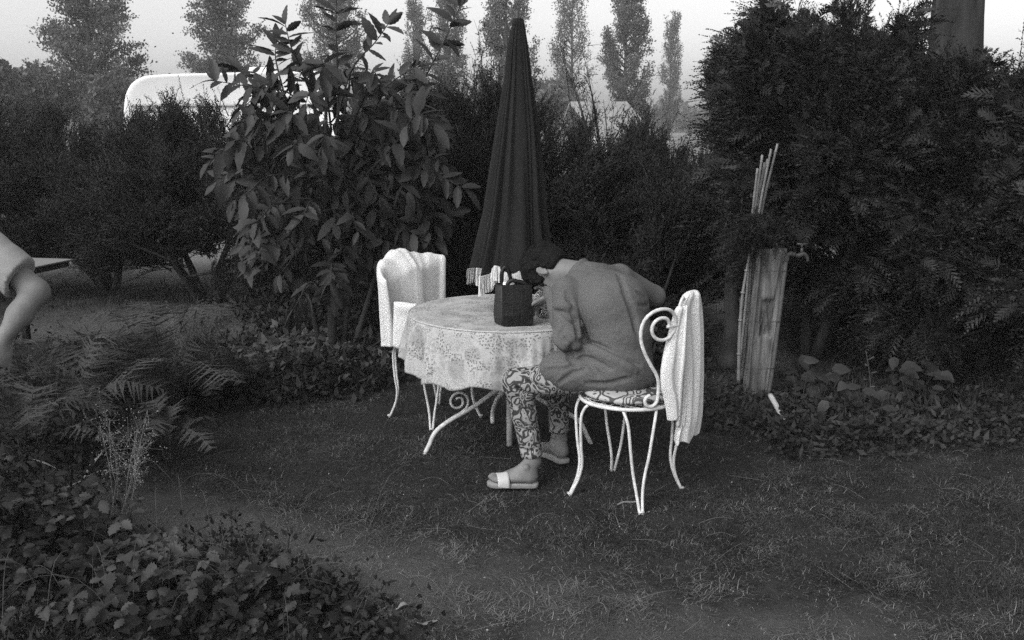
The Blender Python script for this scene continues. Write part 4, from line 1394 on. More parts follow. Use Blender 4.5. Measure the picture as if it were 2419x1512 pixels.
# ------------------------------------------------------------------ weathered post with a garden tap
pb_ = atz(1786, 925, 0); PY = 5.95
def pp_(u, v, Y=PY): return at(u, v, Y)
post = thing('tap_post', tuple(pp_(1790, 925)), 'leaning weathered wooden post with a garden tap and water pipe strapped to its right side', 'post')
post_o = []
rows = []
rng = np.random.default_rng(8)
for q in np.linspace(0, 1, 46):
    v_ = 930 - q * 345
    a_ = pp_(1757 + 31 * q, v_); b_ = pp_(1815 + 38 * q - 6 * (1 - q), v_)
    dx = (b_ - a_); wd = np.linalg.norm(dx)
    cx_ = (a_ + b_) / 2
    rr = []
    for j in range(80):
        t_ = j / 80 * 4; k = int(t_); f = t_ - k
        cs_ = [(-1, -1), (1, -1), (1, 1), (-1, 1)]
        A_, B_ = cs_[k], cs_[(k + 1) % 4]
        x = A_[0] + (B_[0] - A_[0]) * f; y = A_[1] + (B_[1] - A_[1]) * f
        n_ = .12 * vnoise(np.array(j * .9), np.array(q * 3), 3) + .08 * vnoise(np.array(j * 2.1), np.array(q * 9), 5) + .08 * min(0, float(vnoise(np.array(j * 1.7), np.array(q * .8), 11)))
        s_ = 1 - .03 + float(n_) * .7
        z = 0
        if q > .97: z = .006 * float(vnoise(np.array(j * .8), np.array(1.), 7)) + (.012 if x < -.1 else 0) * -1
        dp = 0
        if k == 0 and .42 < q < .66 and .30 < (x * .5 + .5) + .25 * (q - .5) < .82: dp = .022 + .012 * float(vnoise(np.array(j * 2.), np.array(q * 20), 4))
        rr.append(cx_ + np.array([x * wd / 2 * s_, y * .055 * s_ + dp, z]))
    rows.append(rr)
MB().loft(rows).build('post', M_wood, post)
def pipe(name, pts, r, m_, parent, Y, **kw):
    return MB().tube(spline([at(a, b, Y) for a, b in pts], 20), r, 10).build(name, m_, parent, **kw)
pipe('water_pipe', [(1815, 934), (1826, 860), (1841, 740), (1853, 640), (1857, 612)], .0125, M_pipe, post, PY - .085)
pipe('conduit', [(1765, 925), (1776, 800), (1788, 680), (1796, 590)], .009, M_pipe, post, PY - .08)
pipe('elbow', [(1857, 618), (1859, 605), (1868, 600), (1877, 602)], .0150, M_rust, post, PY - .085)
tp = pipe('tap', [(1874, 601), (1885, 604), (1897, 600), (1905, 606), (1908, 618)], [.008, .014, .014, .011, .008], M_rust, post, PY - .085)
mb = MB(); c0 = at(1893, 598, PY - .085)
mb.tube([c0, c0 + (0, 0, .03)], .009, 8); mb.tube([c0 + (0, 0, .03), c0 + (0, 0, .052)], .005, 8)
mb.tube([c0 + (-.032, 0, .055), c0 + (0, 0, .052), c0 + (.032, 0, .055)], [.005, .006, .005], 8)
mb.build('tap_handle', M_rust, tp)
for v_ in (640, 760, 870):
    q = (930 - v_) / 345
    a_ = pp_(1757 + 31 * q - 2, v_, PY - .062); b_ = pp_(1815 + 38 * q + 8, v_, PY - .10)
    MB().tube([a_, (a_ + b_) / 2 + np.array([0, -.018, 0]), b_], .002, 6).build('tie_wire', M_wire, post)
MB().tube(spline([at(1819, 934, 5.56), at(1836, 964, 5.42), at(1852, 993, 5.27)], 12), .0155, 12).build('plastic_pipe', M_strap, loc=at(1835, 965, PY - .3), label='short white plastic pipe in the ground cover at the foot of the tap post', cat='pipe')
# canes
can = thing('cane_bundle', tuple(atz(1750, 908)), 'bundle of bamboo canes leaning against the cypress hedge behind the tap post', 'garden canes')
for i, (t0, t1, m0, b0_) in enumerate(((1789, 398, 1776, 1742), (1800, 366, 1782, 1750), (1806, 384, 1786, 1758), (1821, 352, 1791, 1762), (1836, 340, 1797, 1768), (1813, 376, 1779, 1755))):
    Yc = 6.22 + .03 * (i % 3)
    P = [at(b0_, 905, Yc), at((b0_ + m0) / 2 + 4, 700, Yc), at(m0, 515, Yc), at(t0, t1, Yc - .05)]
    mb = MB(); pl = spline(P, 30); mb.tube(pl, [.0095, .0075], 8)
    for q in range(3, 30, 5): mb.tube([pl[q] - (pl[q] - pl[q - 1]) * .05, pl[q] + (pl[q] - pl[q - 1]) * .05], .0108, 8)
    mb.build('cane', M_cane, can)
pl = spline([at(1744, 905, 5.9), at(1746, 800, 5.9), at(1753, 700, 5.9), at(1770, 600, 5.9)], 24)
mb = MB().tube(pl, [.012, .010, .007], 8)
for q in (5, 11, 16, 20): mb.tube([pl[q] - (0, 0, .006), pl[q] + (0, 0, .006)], .014, 8)
mb.build('garden_stake', M_cane, loc=tuple(at(1744, 905, 5.9)), label='single thin cane standing just left of the tap post', cat='stake')
# dark trunk behind
ov = np.random.default_rng(12)
Pc = np.array([at(1788 + a * 34, 544 + b * 17, 5.98 + c * .10) for a, b, c in ov.normal(0, 1, (520, 3))])
Dc = nrm(ov.normal(size=(520, 3)) + (-.3, -.2, -.3))
mb = MB()
mb.tube(spline([atz(1728, 880) + (0, .15, -.02), at(1729, 780, 6.75), at(1727, 690, 6.75), at(1735, 560, 6.8), at(1745, 420, 6.9)], 20), [.075, .06, .05, .035, .02], 12)
t_ = thing('cypress', tuple(atz(1728, 880) + (0, .15, 0)), 'bare dark cypress trunk standing just left of the weathered tap post', 'tree')
mb.build('trunk', M_bark, t_)
V_, F_ = sprays(np.array([at(1745 + a, 500 + b, 6.85) for a, b in np.random.default_rng(2).normal(0, 1, (500, 2)) * (34, 70)]) + np.random.default_rng(3).normal(0, .12, (500, 3)), rand_unit(500) + (0, 0, -.2), np.full(500, .16), 12, .045, .0035, .5)
obj('crown', V_, F_, M_thuja, t_, smooth=False)
V_, F_ = sprays(Pc, Dc, np.full(520, .15), 12, .045, .0035, .5)
obj('low_branch', V_, F_, M_thuja, t_, smooth=False)

# ------------------------------------------------------------------ left hedge of feathery shrubs
hg = 'feathery shrubs of the left hedge'
b = lambda u, v: atz(u, v)
bush('feathery_shrub', 'dark feathery conifer shrub at the far left, behind the pale outdoor table', 'shrub', (-5.3, 9.9, 0), 1.42, 1.2, 60, 9500, M_needle, .34, .050, .0062, .26, 14, seed=21, group=hg, top_irreg=.2)
bush('feathery_shrub', 'dark feathery shrub on forking trunks, second from the left in front of the caravan', 'shrub', (b(275, 675)[0], 10.0, 0), 1.38, 1.15, 58, 9500, M_needle, .36, .050, .0062, .26, 14, seed=22, group=hg, stems=5, top_irreg=.22)
bush('feathery_shrub', 'dark feathery shrub with a fan of trunks, just left of the broad-leaved tree', 'shrub', (b(490, 712)[0], 9.2, 0), 1.33, 1.15, 60, 10500, M_needle, .34, .050, .0062, .26, 14, seed=23, group=hg, stems=6, top_irreg=.28)
bush('feathery_shrub', 'low dark shrub filling in behind the broad-leaved tree', 'shrub', (-1.55, 8.6, 0), 1.25, 1.05, 60, 8000, M_needle, .25, .050, .0062, .24, 14, seed=24, group=hg)

# ------------------------------------------------------------------ hedge behind the parasol
cg = 'fine-leaved bushes of the hedge behind the table'
bush('hedge_bush', 'fine-leaved dark bush between the broad-leaved tree and the parasol', 'bush', (-.50, 7.9, 0), 1.70, .95, 80, 11500, M_twigleaf, .15, .042, .0062, .24, 14, seed=31, group=cg, stems=5, top_irreg=.12, droop=.1)
bush('hedge_bush', 'twiggy bush directly behind the parasol with thin shoots against the sky', 'bush', (.42, 8.1, 0), 1.42, .95, 80, 11500, M_twigleaf, .15, .042, .0062, .24, 14, seed=32, group=cg, stems=5, top_irreg=.12, droop=.0)
bush('hedge_bush', 'dark bush behind the bent head and back of the seated person', 'bush', (1.05, 7.5, 0), 1.12, .85, 70, 10000, M_needle, .15, .046, .0064, .24, 14, seed=33, group=cg, stems=4, top_irreg=.15)
bush('hedge_bush', 'lower dark bush in the gap left of the tall cypress', 'bush', (1.20, 9.2, 0), 1.28, .60, 60, 8500, M_needle, .2, .046, .0064, .24, 14, seed=34, group=cg, stems=4, top_irreg=.25)

# thin arching shoots that stand out against the sky between the parasol and the poplars
def shoots(name, label, base, tips, seed, mt=M_twigleaf, leaf=.05, n=19):
    rng = np.random.default_rng(seed)
    th = thing(name, base, label, 'shrub')
    mb = MB(); Ps, Ds = [], []
    for tp_ in tips:
        tp_ = np.array(tp_); m_ = (np.array(base) * .45 + tp_ * .55) + np.array([0, 0, .25]) + rng.normal(0, .06, 3)
        pl = spline([np.array(base) + (0, 0, -.02), m_, tp_], 24)
        mb.tube(pl, [.012, .006, .0015], 5)
        for k in range(n):
            i = rng.integers(9, 24)
            d_ = nrm(pl[i] - pl[i - 1] + rng.normal(0, .6, 3) * np.linalg.norm(pl[i] - pl[i - 1]))
            if k % 3 == 0:
                e = pl[i] + d_ * rng.uniform(.08, .25); mb.tube([pl[i], e], [.002, .0008], 3, cap=False)
            Ps.append(pl[i] + rng.normal(0, .03, 3)); Ds.append(d_)
    mb.build('stem', M_bark, th)
    V, F = sprays(np.array(Ps), np.array(Ds), rng.uniform(.06, .16, len(Ps)), 7, leaf, .004, .2, rng=rng)
    obj('foliage', V, F, mt, th, smooth=False)
shoots('willow_shrub', 'thin arching willow shoots rising above the hedge just right of the parasol', (.85, 8.4, 0), [at(u, v, 8.4) for u, v in ((1330, 120), (1345, 160), (1365, 190), (1385, 150), (1400, 205), (1425, 235), (1310, 90), (1450, 250), (1480, 262), (1500, 225), (1520, 262), (1540, 235), (1375, 110), (1580, 300), (1600, 270))], 41)
shoots('willow_shrub', 'thin upright shoots rising above the hedge just left of the parasol', (-.35, 8.3, 0), [at(u, v, 8.3) for u, v in ((1120, 140), (1140, 120), (1160, 150), (1100, 170), (1175, 110), (1150, 90), (1080, 200), (1130, 60), (1185, 160))], 42)

# ------------------------------------------------------------------ big cypress hedge at the right
rg = 'cypresses of the right-hand hedge'
bush('cypress', 'tall dark cypress behind the tap post, its feathery left side against the sky', 'tree', (2.12, 6.95, 0), 2.18, .78, 90, 15500, M_thuja, .62, .042, .0062, .27, 16, seed=51, fans=2600, group=rg, stems=3, flat=True, droop=.55, top_irreg=.10)
bush('cypress', 'tall dark cypress in the middle of the right-hand hedge', 'tree', (3.02, 6.6, 0), 1.78, .80, 90, 14500, M_thuja, .14, .042, .0062, .28, 16, seed=52, fans=2600, group=rg, stems=3, flat=True, droop=.55, top_irreg=.12)
bush('cypress', 'dark cypress at the far right edge of the picture', 'tree', (3.55, 5.9, 0), 2.05, .72, 85, 13500, M_thuja, .14, .040, .0060, .26, 16, seed=53, fans=2600, group=rg, stems=3, flat=True, droop=.55, top_irreg=.12)
bush('cypress', 'cypress behind the other two in the right-hand hedge, low and dense', 'tree', (2.75, 7.9, 0), 1.72, .9, 120, 8500, M_thuja, .3, .06, .005, .28, 12, seed=54, group=rg, stems=3, flat=True, droop=.45)

# big trunk leaving the top of the frame
bt_ = thing('large_tree', (at(2255, 90, 9.4)[0], 9.4, 0), 'massive dark tree trunk leaving the top of the picture above the right-hand hedge', 'tree')
xx = at(2255, 90, 9.4)[0]
rows = []
for z, r in ((-.05, .36), (.2, .29), (1, .25), (2.0, .235), (2.6, .215), (3.2, .20), (4.5, .18), (6, .14)):
    rows.append((z, r))
zr2, rr2 = zip(*rows); rows = []
for z in np.linspace(-.05, 6, 90):
    r = np.interp(z, zr2, rr2)
    rows.append([(xx + .006 * z + r * (1 + .07 * float(vnoise(np.array(j * .8), np.array(z * 1.4), 2)) + .05 * float(vnoise(np.array(j * 1.9), np.array(z * 5.), 3))) * math.cos(2 * math.pi * j / 56), 9.4 + r * (1 + .08 * float(vnoise(np.array(j * .8), np.array(z * 1.4), 2))) * math.sin(2 * math.pi * j / 56), z) for j in range(56)])
MB().loft(rows).build('trunk', M_bark, bt_)
mb = MB(); rng = np.random.default_rng(77); Ps = []
for q in range(16):
    a = rng.uniform(0, 2 * math.pi); z0 = rng.uniform(3.6, 5.4); rr = rng.uniform(1.6, 3.2)
    e = np.array([xx + math.cos(a) * rr, 9.4 + math.sin(a) * rr, z0 + rng.uniform(.4, 1.8)])
    pl = spline([(xx, 9.4, z0), ((xx + e[0]) / 2, (9.4 + e[1]) / 2, z0 + .8), e], 12); mb.tube(pl, [.06, .012], 6)
    Ps += list(pl[rng.integers(4, 12, 260)] + rng.normal(0, .38, (260, 3)))
mb.build('branch', M_bark, bt_)
Ps = np.array(Ps); D_ = rand_unit(len(Ps)) * .13
V, F = lozenges(Ps, D_, np.full(len(Ps), .035), nrm(np.cross(D_, rand_unit(len(Ps)))), .2)
obj('crown', V, F, M_poplar, bt_, smooth=False)
# twig dipping into the top edge
tw = thing('overhanging_twig', tuple(at(1850, -30, 6.6)), 'small dark leafy twig dipping into the picture from the top edge', 'twig')
mb = MB(); e0 = at(1900, -60, 6.6); pl = spline([e0, at(1870, -20, 6.6), at(1842, 2, 6.6)], 10); mb.tube(pl, .004, 5).build('stem', M_bark, tw)
Ps = pl[np.random.default_rng(4).integers(3, 10, 60)] + np.random.default_rng(5).normal(0, .03, (60, 3)); D_ = rand_unit(60) * .05
V, F = lozenges(Ps, D_, np.full(60, .014), nrm(np.cross(D_, rand_unit(60))), .2)
obj('foliage', V, F, M_poplar, tw, smooth=False)

# ------------------------------------------------------------------ broad-leaved tree with big separate leaves
def leaf_mesh(name, L, Wd, curl, cup, seg=7, serr=.08, mt=None, heart=0.0, seed=0):
    rng = np.random.default_rng(seed)
    V, F = [], []
    for i in range(seg + 1):
        t = i / seg
        w_ = Wd / 2 * (math.sin(math.pi * t ** (.85 - .25 * heart)) ** .75 if 0 < t < 1 else 0)
        w_ = max(w_, .0008) * (1 + serr * (1 if i % 2 else -1))
        x = L * t; z = -curl * L * t * t
        back = heart * .10 * L * (1 - t) ** 4
        yj = rng.normal(0, .02) * L
        V += [(x - back, w_, z + cup * w_ + yj * .2), (x, w_ * .5, z + cup * w_ * .35), (x, 0, z), (x, -w_ * .5, z + cup * w_ * .35), (x - back, -w_, z + cup * w_ - yj * .2)]
    for i in range(seg):
        for j in range(4):
            a = i * 5 + j
            F.append((a, a + 1, a + 6, a + 5))
    V += [(-.12 * L, .0012, .0), (-.12 * L, -.0012, .0)]
    n_ = len(V); F.append((n_ - 2, n_ - 1, 3, 1))
    return mesh_np(name, np.array(V), F, mt or M_leaf)

def leaf_matrix(pos, d, nrmv, s):
    x = Vector(nrm(d)); z = Vector(nrmv); z = (z - x * z.dot(x)).normalized(); y = z.cross(x)
    m = Matrix((x, y, z)).transposed().to_4x4()
    for i in range(3):
        for j in range(3): m[i][j] *= s
    m.translation = Vector(pos)
    return m

def place_leaves(th, metas, variants, mt, limit=300, name='leaf'):
    """the leaves that show largest become parts of their own, the rest one joined part"""
    org = ORG[th.name]
    metas.sort(key=lambda q: -q[4])
    rest = []
    for k, (pos, d, n_, s, _) in enumerate(metas):
        me = variants[k % len(variants)]
        if k < limit:
            o = bpy.data.objects.new(name, me); C.objects.link(o); o.parent = th
            o.matrix_local = leaf_matrix(np.array(pos) - org, d, n_, s)
        else: rest.append((me, leaf_matrix(np.array(pos), d, n_, s)))
    if rest:
        Vs, Fs, n0 = [], [], 0
        cache = {}
        for me, m in rest:
            if me.name not in cache:
                co = np.empty(len(me.vertices) * 3, np.float32); me.vertices.foreach_get('co', co)
                cache[me.name] = (co.reshape(-1, 3), [tuple(p.vertices) for p in me.polygons])
            co, fs = cache[me.name]
            M3 = np.array(m)
            Vs.append(co @ M3[:3, :3].T + M3[:3, 3]); Fs += [tuple(i + n0 for i in f) for f in fs]; n0 += len(co)
        obj('inner_leaves', np.concatenate(Vs), Fs, mt, th, kind='stuff')

rng = np.random.default_rng(19)
TB = np.array([-1.22, 6.55, 0])
tree = thing('broad_leaved_tree', tuple(TB), 'young broad-leaved tree with large serrated leaves and shoots against the sky, left of the parasol', 'tree')
lv = [leaf_mesh('leaf', .150, .062, c_, k_, 10, .09, M_leaf, seed=i) for i, (c_, k_) in enumerate(((.12, .25), (.30, .15), (.05, .45), (.45, .1), (.2, -.1)))]
trunkP = spline([TB + (0, 0, -.03), TB + (.02, 0, .6), TB + (.0, .02, 1.2), TB + (.03, 0, 1.9)], 20)
mb = MB().tube(trunkP, [.035, .028, .018, .008], 8)
for dx in (-.25, .22, .45):
    mb.tube(spline([TB + (dx * .2, .03, -.03), TB + (dx * .8, .05, .8), TB + (dx * 1.4, 0, 1.5)], 16), [.022, .014, .006], 6)
tips = [((760, 270), (712, 162), (687, 110), (672, 50), -.25), ((800, 330), (796, 144), (793, 60), (795, -12), 0), ((790, 300), (831, 165), (885, 101), (920, 52), -.1), ((960, 330), (993, 209), (1047, 101), (1092, 2), .1),
        ((720, 300), (687, 223), (590, 205), (500, 190), -.2), ((700, 260), (640, 200), (600, 172), (560, 168), .1), ((830, 320), (870, 240), (960, 170), (985, 160), -.1), ((700, 330), (660, 180), (650, 130), (655, 95), .2)]
for (a_, b_) in ((490, 385), (505, 430), (520, 360), (545, 480), (575, 545), (610, 600), (640, 560), (655, 655), (690, 735), (715, 640), (760, 600), (790, 560), (850, 560), (905, 520), (945, 600), (1000, 570), (900, 470), (820, 455),
                 (730, 470), (630, 420), (680, 370), (760, 350), (850, 320), (935, 370), (1000, 340), (1060, 400), (1105, 450), (1085, 520), (560, 300), (620, 320), (580, 250), (660, 290), (720, 250), (800, 240), (870, 250), (940, 240),
                 (1000, 250), (1050, 330), (640, 250), (600, 360), (700, 540), (880, 610), (820, 640), (640, 490), (760, 440), (780, 690), (990, 470), (1030, 300), (760, 180), (840, 190), (900, 200), (700, 200), (960, 290), (880, 300), (590, 230)):
    u0 = 790 + (a_ - 790) * .25; v0 = max(b_ - 60, 300) if b_ > 400 else b_ + 130
    tips.append(((u0, v0), ((u0 + a_) / 2, (v0 + b_) / 2 - 34), (a_ * .75 + u0 * .25, b_ - 30), (a_, b_), rng.uniform(-.65, .25)))
metas = []
for ti, (q0, q1, q2, q3, dy) in enumerate(tips):
    Yt = TB[1] + dy
    pl = spline([at(*q0, TB[1] + dy * .2), at(*q1, TB[1] + dy * .6), at(*q2, Yt), at(*q3, Yt)], 24)
    mb.tube(pl, [.008, .005, .0022], 5)
    L_ = np.sum(np.linalg.norm(np.diff(pl, axis=0), axis=1))
    nl = max(5, int(L_ / (.042 if ti >= 8 else .040)))
    for k in range(nl + 2):
        f = .22 + .78 * min(1, k / nl); i = min(22, int(f * 23))
        P = pl[i]; tan = nrm(pl[i + 1] - pl[i])
        if k >= nl: out = tan + rng.normal(0, .25, 3)
        else:
            sd_ = nrm(np.cross(tan, nrm(np.array([0, -.8, .6]) + rng.normal(0, .35, 3)))) * (1 if k % 2 else -1)
            out = tan * .45 + sd_ + rng.normal(0, .18, 3)
        upw = q3[1] < 260
        out[2] += (.05 if upw else -.35) + rng.normal(0, .25)
        out = nrm(out)
        nv = nrm(np.array([0, -.45, 1.0]) + rng.normal(0, .45, 3))
        s = rng.uniform(.6, 1.22) * (.8 if k < 2 else 1)
        metas.append((P, out, nv, s, s + .5 * (TB[1] - P[1]) + (.6 if ti < 8 else 0)))
for q in range(900):                                       # inner leaves deeper in the crown
    a_, b_ = rng.uniform(560, 1040), rng.uniform(260, 640)
    P = at(a_, b_, TB[1] + rng.uniform(-.1, .5))
    metas.append((P, nrm(np.array([rng.normal(0, .7), rng.normal(-.2, .5), -.5])), nrm(np.array([0, -.4, 1]) + rng.normal(0, .4, 3)), rng.uniform(.7, 1.1), -1))
mb.build('trunk', M_bark, tree)
place_leaves(tree, metas, lv, M_leaf)

# ------------------------------------------------------------------ broad-leaved weeds at the foot of the right hedge
hl_ = [leaf_mesh('leaf', .105, .078, c_, k_, 6, .03, M_weed, heart=1.0, seed=20 + i) for i, (c_, k_) in enumerate(((.15, .15), (.35, .1), (.05, .3)))]
def weed(name, label, base, centre_px, n, Y, rad, variants, s0, seed, limit=80, up=.45, group=None, cat='plant'):
    rng = np.random.default_rng(seed)
    th = thing(name, tuple(base), label, cat, group)
    mb = MB(); ms = []
    for k in range(n):
        a_, b_ = centre_px[k % len(centre_px)]
        P = at(a_ + rng.normal(0, rad), b_ + rng.normal(0, rad) + 12, Y + rng.normal(0, .12))
        P[2] = max(P[2], .03)
        bs = np.array([base[0] + (P[0] - base[0]) * .3 + rng.normal(0, .03), base[1] + rng.normal(0, .05), -.01])
        if k % 4 == 0: mb.tube(spline([bs, (bs + P) / 2 + np.array([0, 0, .05]), P], 7), .0016, 4, cap=False)
        d_ = nrm(np.array([rng.normal(0, 1), -.5 + rng.normal(0, .5), -.15 + rng.normal(0, .25)]))
        ms.append((P, d_, nrm(np.array([0, -.45, 1]) + rng.normal(0, .33, 3)), s0 * rng.uniform(.65, 1.2), -P[1]))
    mb.build('stem', M_bark, th)
    place_leaves(th, ms, variants, M_weed, limit)
    return th
weed('broad_leaved_weed', 'heart-leaved weed growing just right of the tap post', atz(1890, 985), [(1870, 880), (1905, 870), (1925, 900), (1890, 915), (1945, 905)], 44, 5.75, 20, hl_, .85, 61)
weed('broad_leaved_weed', 'cluster of heart-shaped leaves held high under the cypress, right of the tap post', atz(2150, 985), [(2130, 860), (2105, 880), (2155, 870), (2150, 900), (2125, 925), (2190, 900), (2215, 870)], 44, 5.7, 18, hl_, .9, 62)
weed('broad_leaved_weed', 'low heart-leaved weed in front of the cypress, below the other leafy clusters', atz(2010, 1030), [(1975, 955), (2010, 940), (2040, 960), (2075, 975), (2030, 985), (1990, 990), (2085, 945)], 50, 5.45, 24, hl_, .85, 63)
# a tall dry stalk
mb = MB(); mb.tube(spline([atz(2048, 1030), at(2052, 960, 5.6), at(2055, 900, 5.6), at(2045, 830, 5.6)], 16), [.006, .004, .003], 5)
for q in range(9):
    p_ = at(2050 + (q % 3) * 3, 850 + q * 16, 5.6); e = p_ + np.array([(-1) ** q * .03, -.01, .02 - .004 * q]); mb.tube([p_, e], [.004, .007], 5)
mb.build('dry_stalk', M_twig2, loc=tuple(atz(2048, 1030)), label='tall dry seed stalk standing among the heart-shaped leaves', cat='stalk')

# ------------------------------------------------------------------ ferns
def fern(label, base, n, Lf, seed, spread=.9, lean=(0, 0), group='bracken ferns in the left bed'):
    rng = np.random.default_rng(seed)
    base = np.array(base, float); base[2] = 0
    th = thing('fern', tuple(base), label, 'fern', group)
    for k in range(n):
        a = 2 * math.pi * k / n + rng.uniform(-.4, .4); L_ = Lf * rng.uniform(.7, 1.15)
        el_ = rng.uniform(.55, 1.25)
        h = np.array([math.cos(a) + lean[0], math.sin(a) + lean[1], 0]) * spread
        P = [base + rng.normal(0, .02, 3) * (1, 1, 0), base + h * L_ * .28 * math.cos(el_) + np.array([0, 0, L_ * .45 * math.sin(el_)]), base + h * L_ * .62 * math.cos(el_) + np.array([0, 0, L_ * .75 * math.sin(el_)]), base + h * L_ * (math.cos(el_) + .12) + np.array([0, 0, L_ * .80 * math.sin(el_) - .06])]
        pl = spline(P, 30)
        tan = nrm(np.gradient(pl, axis=0)); sd_ = nrm(np.cross(tan, np.tile([0, 0, 1.0], (30, 1)) + rng.normal(0, .2, 3)))
        Pb, Db, Wb, Nb = [], [], [], []
        up_ = nrm(np.cross(sd_, tan))
        for i in range(6, 30):
            t = (i - 6) / 23; pw = Lf * .25 * (math.sin(math.pi * min(1, .14 + .86 * (1 - t))) ** .8) * (1.2 - t * .45) * rng.uniform(.8, 1.1)
            for s_ in (-1, 1):
                if rng.random() < .06: continue
                dd = nrm(sd_[i] * s_ + tan[i] * rng.uniform(.25, .6) + up_[i] * rng.uniform(-.35, .2))
                o0 = pl[i] + tan[i] * rng.uniform(-.006, .006)
                for j in range(3):
                    o_ = o0 + dd * pw * (j + .4) / 4
                    for s2 in (-1, 1):
                        Pb.append(o_); Db.append(nrm(dd * 1.2 + tan[i] * s2 + up_[i] * rng.normal(0, .2)) * pw * .20 * (1 - j / 6)); Wb.append(.006); Nb.append(nrm(dd + tan[i] * .3 * s2))
                Pb.append(o0); Db.append(dd * pw + np.array([0, 0, -.25 * pw * rng.random()])); Wb.append(.0085); Nb.append(tan[i])
        V, F = blades(np.array(Pb), np.array(Db), np.array(Wb), np.array(Nb))
        st = MB().tube(pl, [.004, .0015], 4, cap=False)
        V2 = np.concatenate(st.v)
        Fq = np.array(st.f)
        obj('frond', np.concatenate([V, V2]), [F, Fq + len(V)], M_fern, th, smooth=False)
fern('large bracken fern with pale upright tips, nearest the wire edging', atz(400, 985), 14, .92, 71)
fern('bracken fern leaning over beside the pale upright fronds, left of them', atz(265, 970), 13, .82, 72, lean=(.3, 0))
fern('bracken fern in the left bed behind the flowering weed', atz(170, 1040), 13, .76, 73)
fern('dark bracken fern at the left edge beside the dead branch', atz(70, 1120), 11, .60, 74)
fern('bracken fern at the left edge under the bent bare arm', atz(40, 960), 10, .55, 75)
fern('small bracken fern at the right end of the fern bed', atz(500, 960), 9, .48, 76)
fern('low bracken fern between the flowering weed and the dark lawn', atz(400, 1080), 9, .42, 77)

def upright_fronds(label, base, tips, seed, Lf=.5):
    rng = np.random.default_rng(seed); base = np.array(base, float); base[2] = 0
    th = thing('fern', tuple(base), label, 'fern')
    for tp_ in tips:
        tp_ = np.array(tp_); pl = spline([base + rng.normal(0, .02, 3) * (1, 1, 0), (base * .55 + tp_ * .45) + np.array([0, .03, .06]), tp_], 30)
        tan = nrm(np.gradient(pl, axis=0)); sd_ = nrm(np.cross(tan, np.tile([.1, 1.0, .2], (30, 1)))); up_ = nrm(np.cross(sd_, tan))
        Pb, Db, Wb, Nb = [], [], [], []
        for i in range(9, 30):
            t = (i - 9) / 20; pw = .085 * (math.sin(math.pi * min(1, .18 + .82 * (1 - t))) ** .8) * rng.uniform(.8, 1.1)
            for s_ in (-1, 1):
                dd = nrm(sd_[i] * s_ + tan[i] * rng.uniform(.5, .9) + up_[i] * rng.normal(0, .2))
                for j in range(4):
                    o_ = pl[i] + dd * pw * (j + .3) / 4.5
                    for s2 in (-1, 1): Pb.append(o_); Db.append(nrm(dd + tan[i] * s2 * .9) * pw * .26 * (1 - j / 6)); Wb.append(.006); Nb.append(dd)
                Pb.append(pl[i]); Db.append(dd * pw); Wb.append(.003); Nb.append(tan[i])
        V, F = blades(np.array(Pb), np.array(Db), np.array(Wb), np.array(Nb))
        st = MB().tube(pl, [.0035, .0015], 4, cap=False)
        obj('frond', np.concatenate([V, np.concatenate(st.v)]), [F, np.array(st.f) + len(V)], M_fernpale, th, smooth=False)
upright_fronds('pale upright fern tips above the dark ferns', atz(430, 965), [at(408, 735, 5.55), at(474, 738, 5.5), at(516, 770, 5.45), at(380, 760, 5.6)], 78)
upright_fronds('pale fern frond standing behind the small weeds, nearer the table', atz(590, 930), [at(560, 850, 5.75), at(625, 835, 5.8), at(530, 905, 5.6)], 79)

# ------------------------------------------------------------------ generic low greenery (nobody could count it)
def carpet(name, label, pts, size, wid, mt, seed, up=.5, fold=.3, zr=(0, .12)):
    rng = np.random.default_rng(seed); n = len(pts)
    P = np.array(pts, float) + rng.normal(0, .09, (n, 3)) * (1, 1, 0); P[:, 2] = zr[0] + (zr[1] - zr[0]) * rng.random(n) * (.35 + .65 * np.clip(.5 + .9 * vnoise(P[:, 0] * 4, P[:, 1] * 4, seed), 0, 1.3)); P = P[rng.random(n) < .55 + .45 * vnoise(P[:, 0] * 7, P[:, 1] * 7, seed + 3)]; n = len(P)
    D = nrm(rng.normal(size=(n, 3)) * (1, 1, .5) + (0, 0, up)) * (size * rng.gamma(3, .33, n).clip(.3, 2.4))[:, None]
    V, F = lozenges(P, D, wid * rng.uniform(.7, 1.3, n), nrm(np.cross(D, nrm(np.array([0, -.3, 1.0]) + rng.normal(0, .5, (n, 3))))), fold)
    obj(name, V, F, mt, loc=tuple(P.mean(0) * (1, 1, 0)), label=label, kind='stuff', smooth=False)
def scatter_px(n, poly, rng):
    """ground points whose picture position falls inside the polygon"""
    poly = np.array(poly, float); out = []
    lo, hi = poly.min(0), poly.max(0)
    while len(out) < n:
        q = rng.uniform(lo, hi, (n, 2))
        x, y = q[:, 0], q[:, 1]; ins = np.zeros(n, bool)
        for i in range(len(poly)):
            (x1, y1), (x2, y2) = poly[i], poly[i - 1]
            c_ = ((y1 > y) != (y2 > y)) & (x < (x2 - x1) * (y - y1) / (y2 - y1 + 1e-9) + x1)
            ins ^= c_
        out += [atz(a, b_) for a, b_ in q[ins]]
    return np.array(out[:n])
rng = np.random.default_rng(91)
carpet('ground_cover', 'low dark ivy and small weeds along the foot of the right hedge', scatter_px(15000, [(1680, 905), (1760, 930), (1990, 950), (2418, 960), (2500, 1060), (2200, 1050), (2050, 1075), (1880, 1085), (1760, 1030), (1660, 1010)], rng), .034, .011, M_leaf2, 92, .4, zr=(0, .09))
carpet('weeds', 'tangle of small weeds between the fern bed and the table', scatter_px(14000, [(470, 850), (700, 800), (930, 830), (930, 900), (860, 935), (560, 960), (440, 985)], rng), .048, .015, M_leaf2, 93, .6, zr=(0, .22))
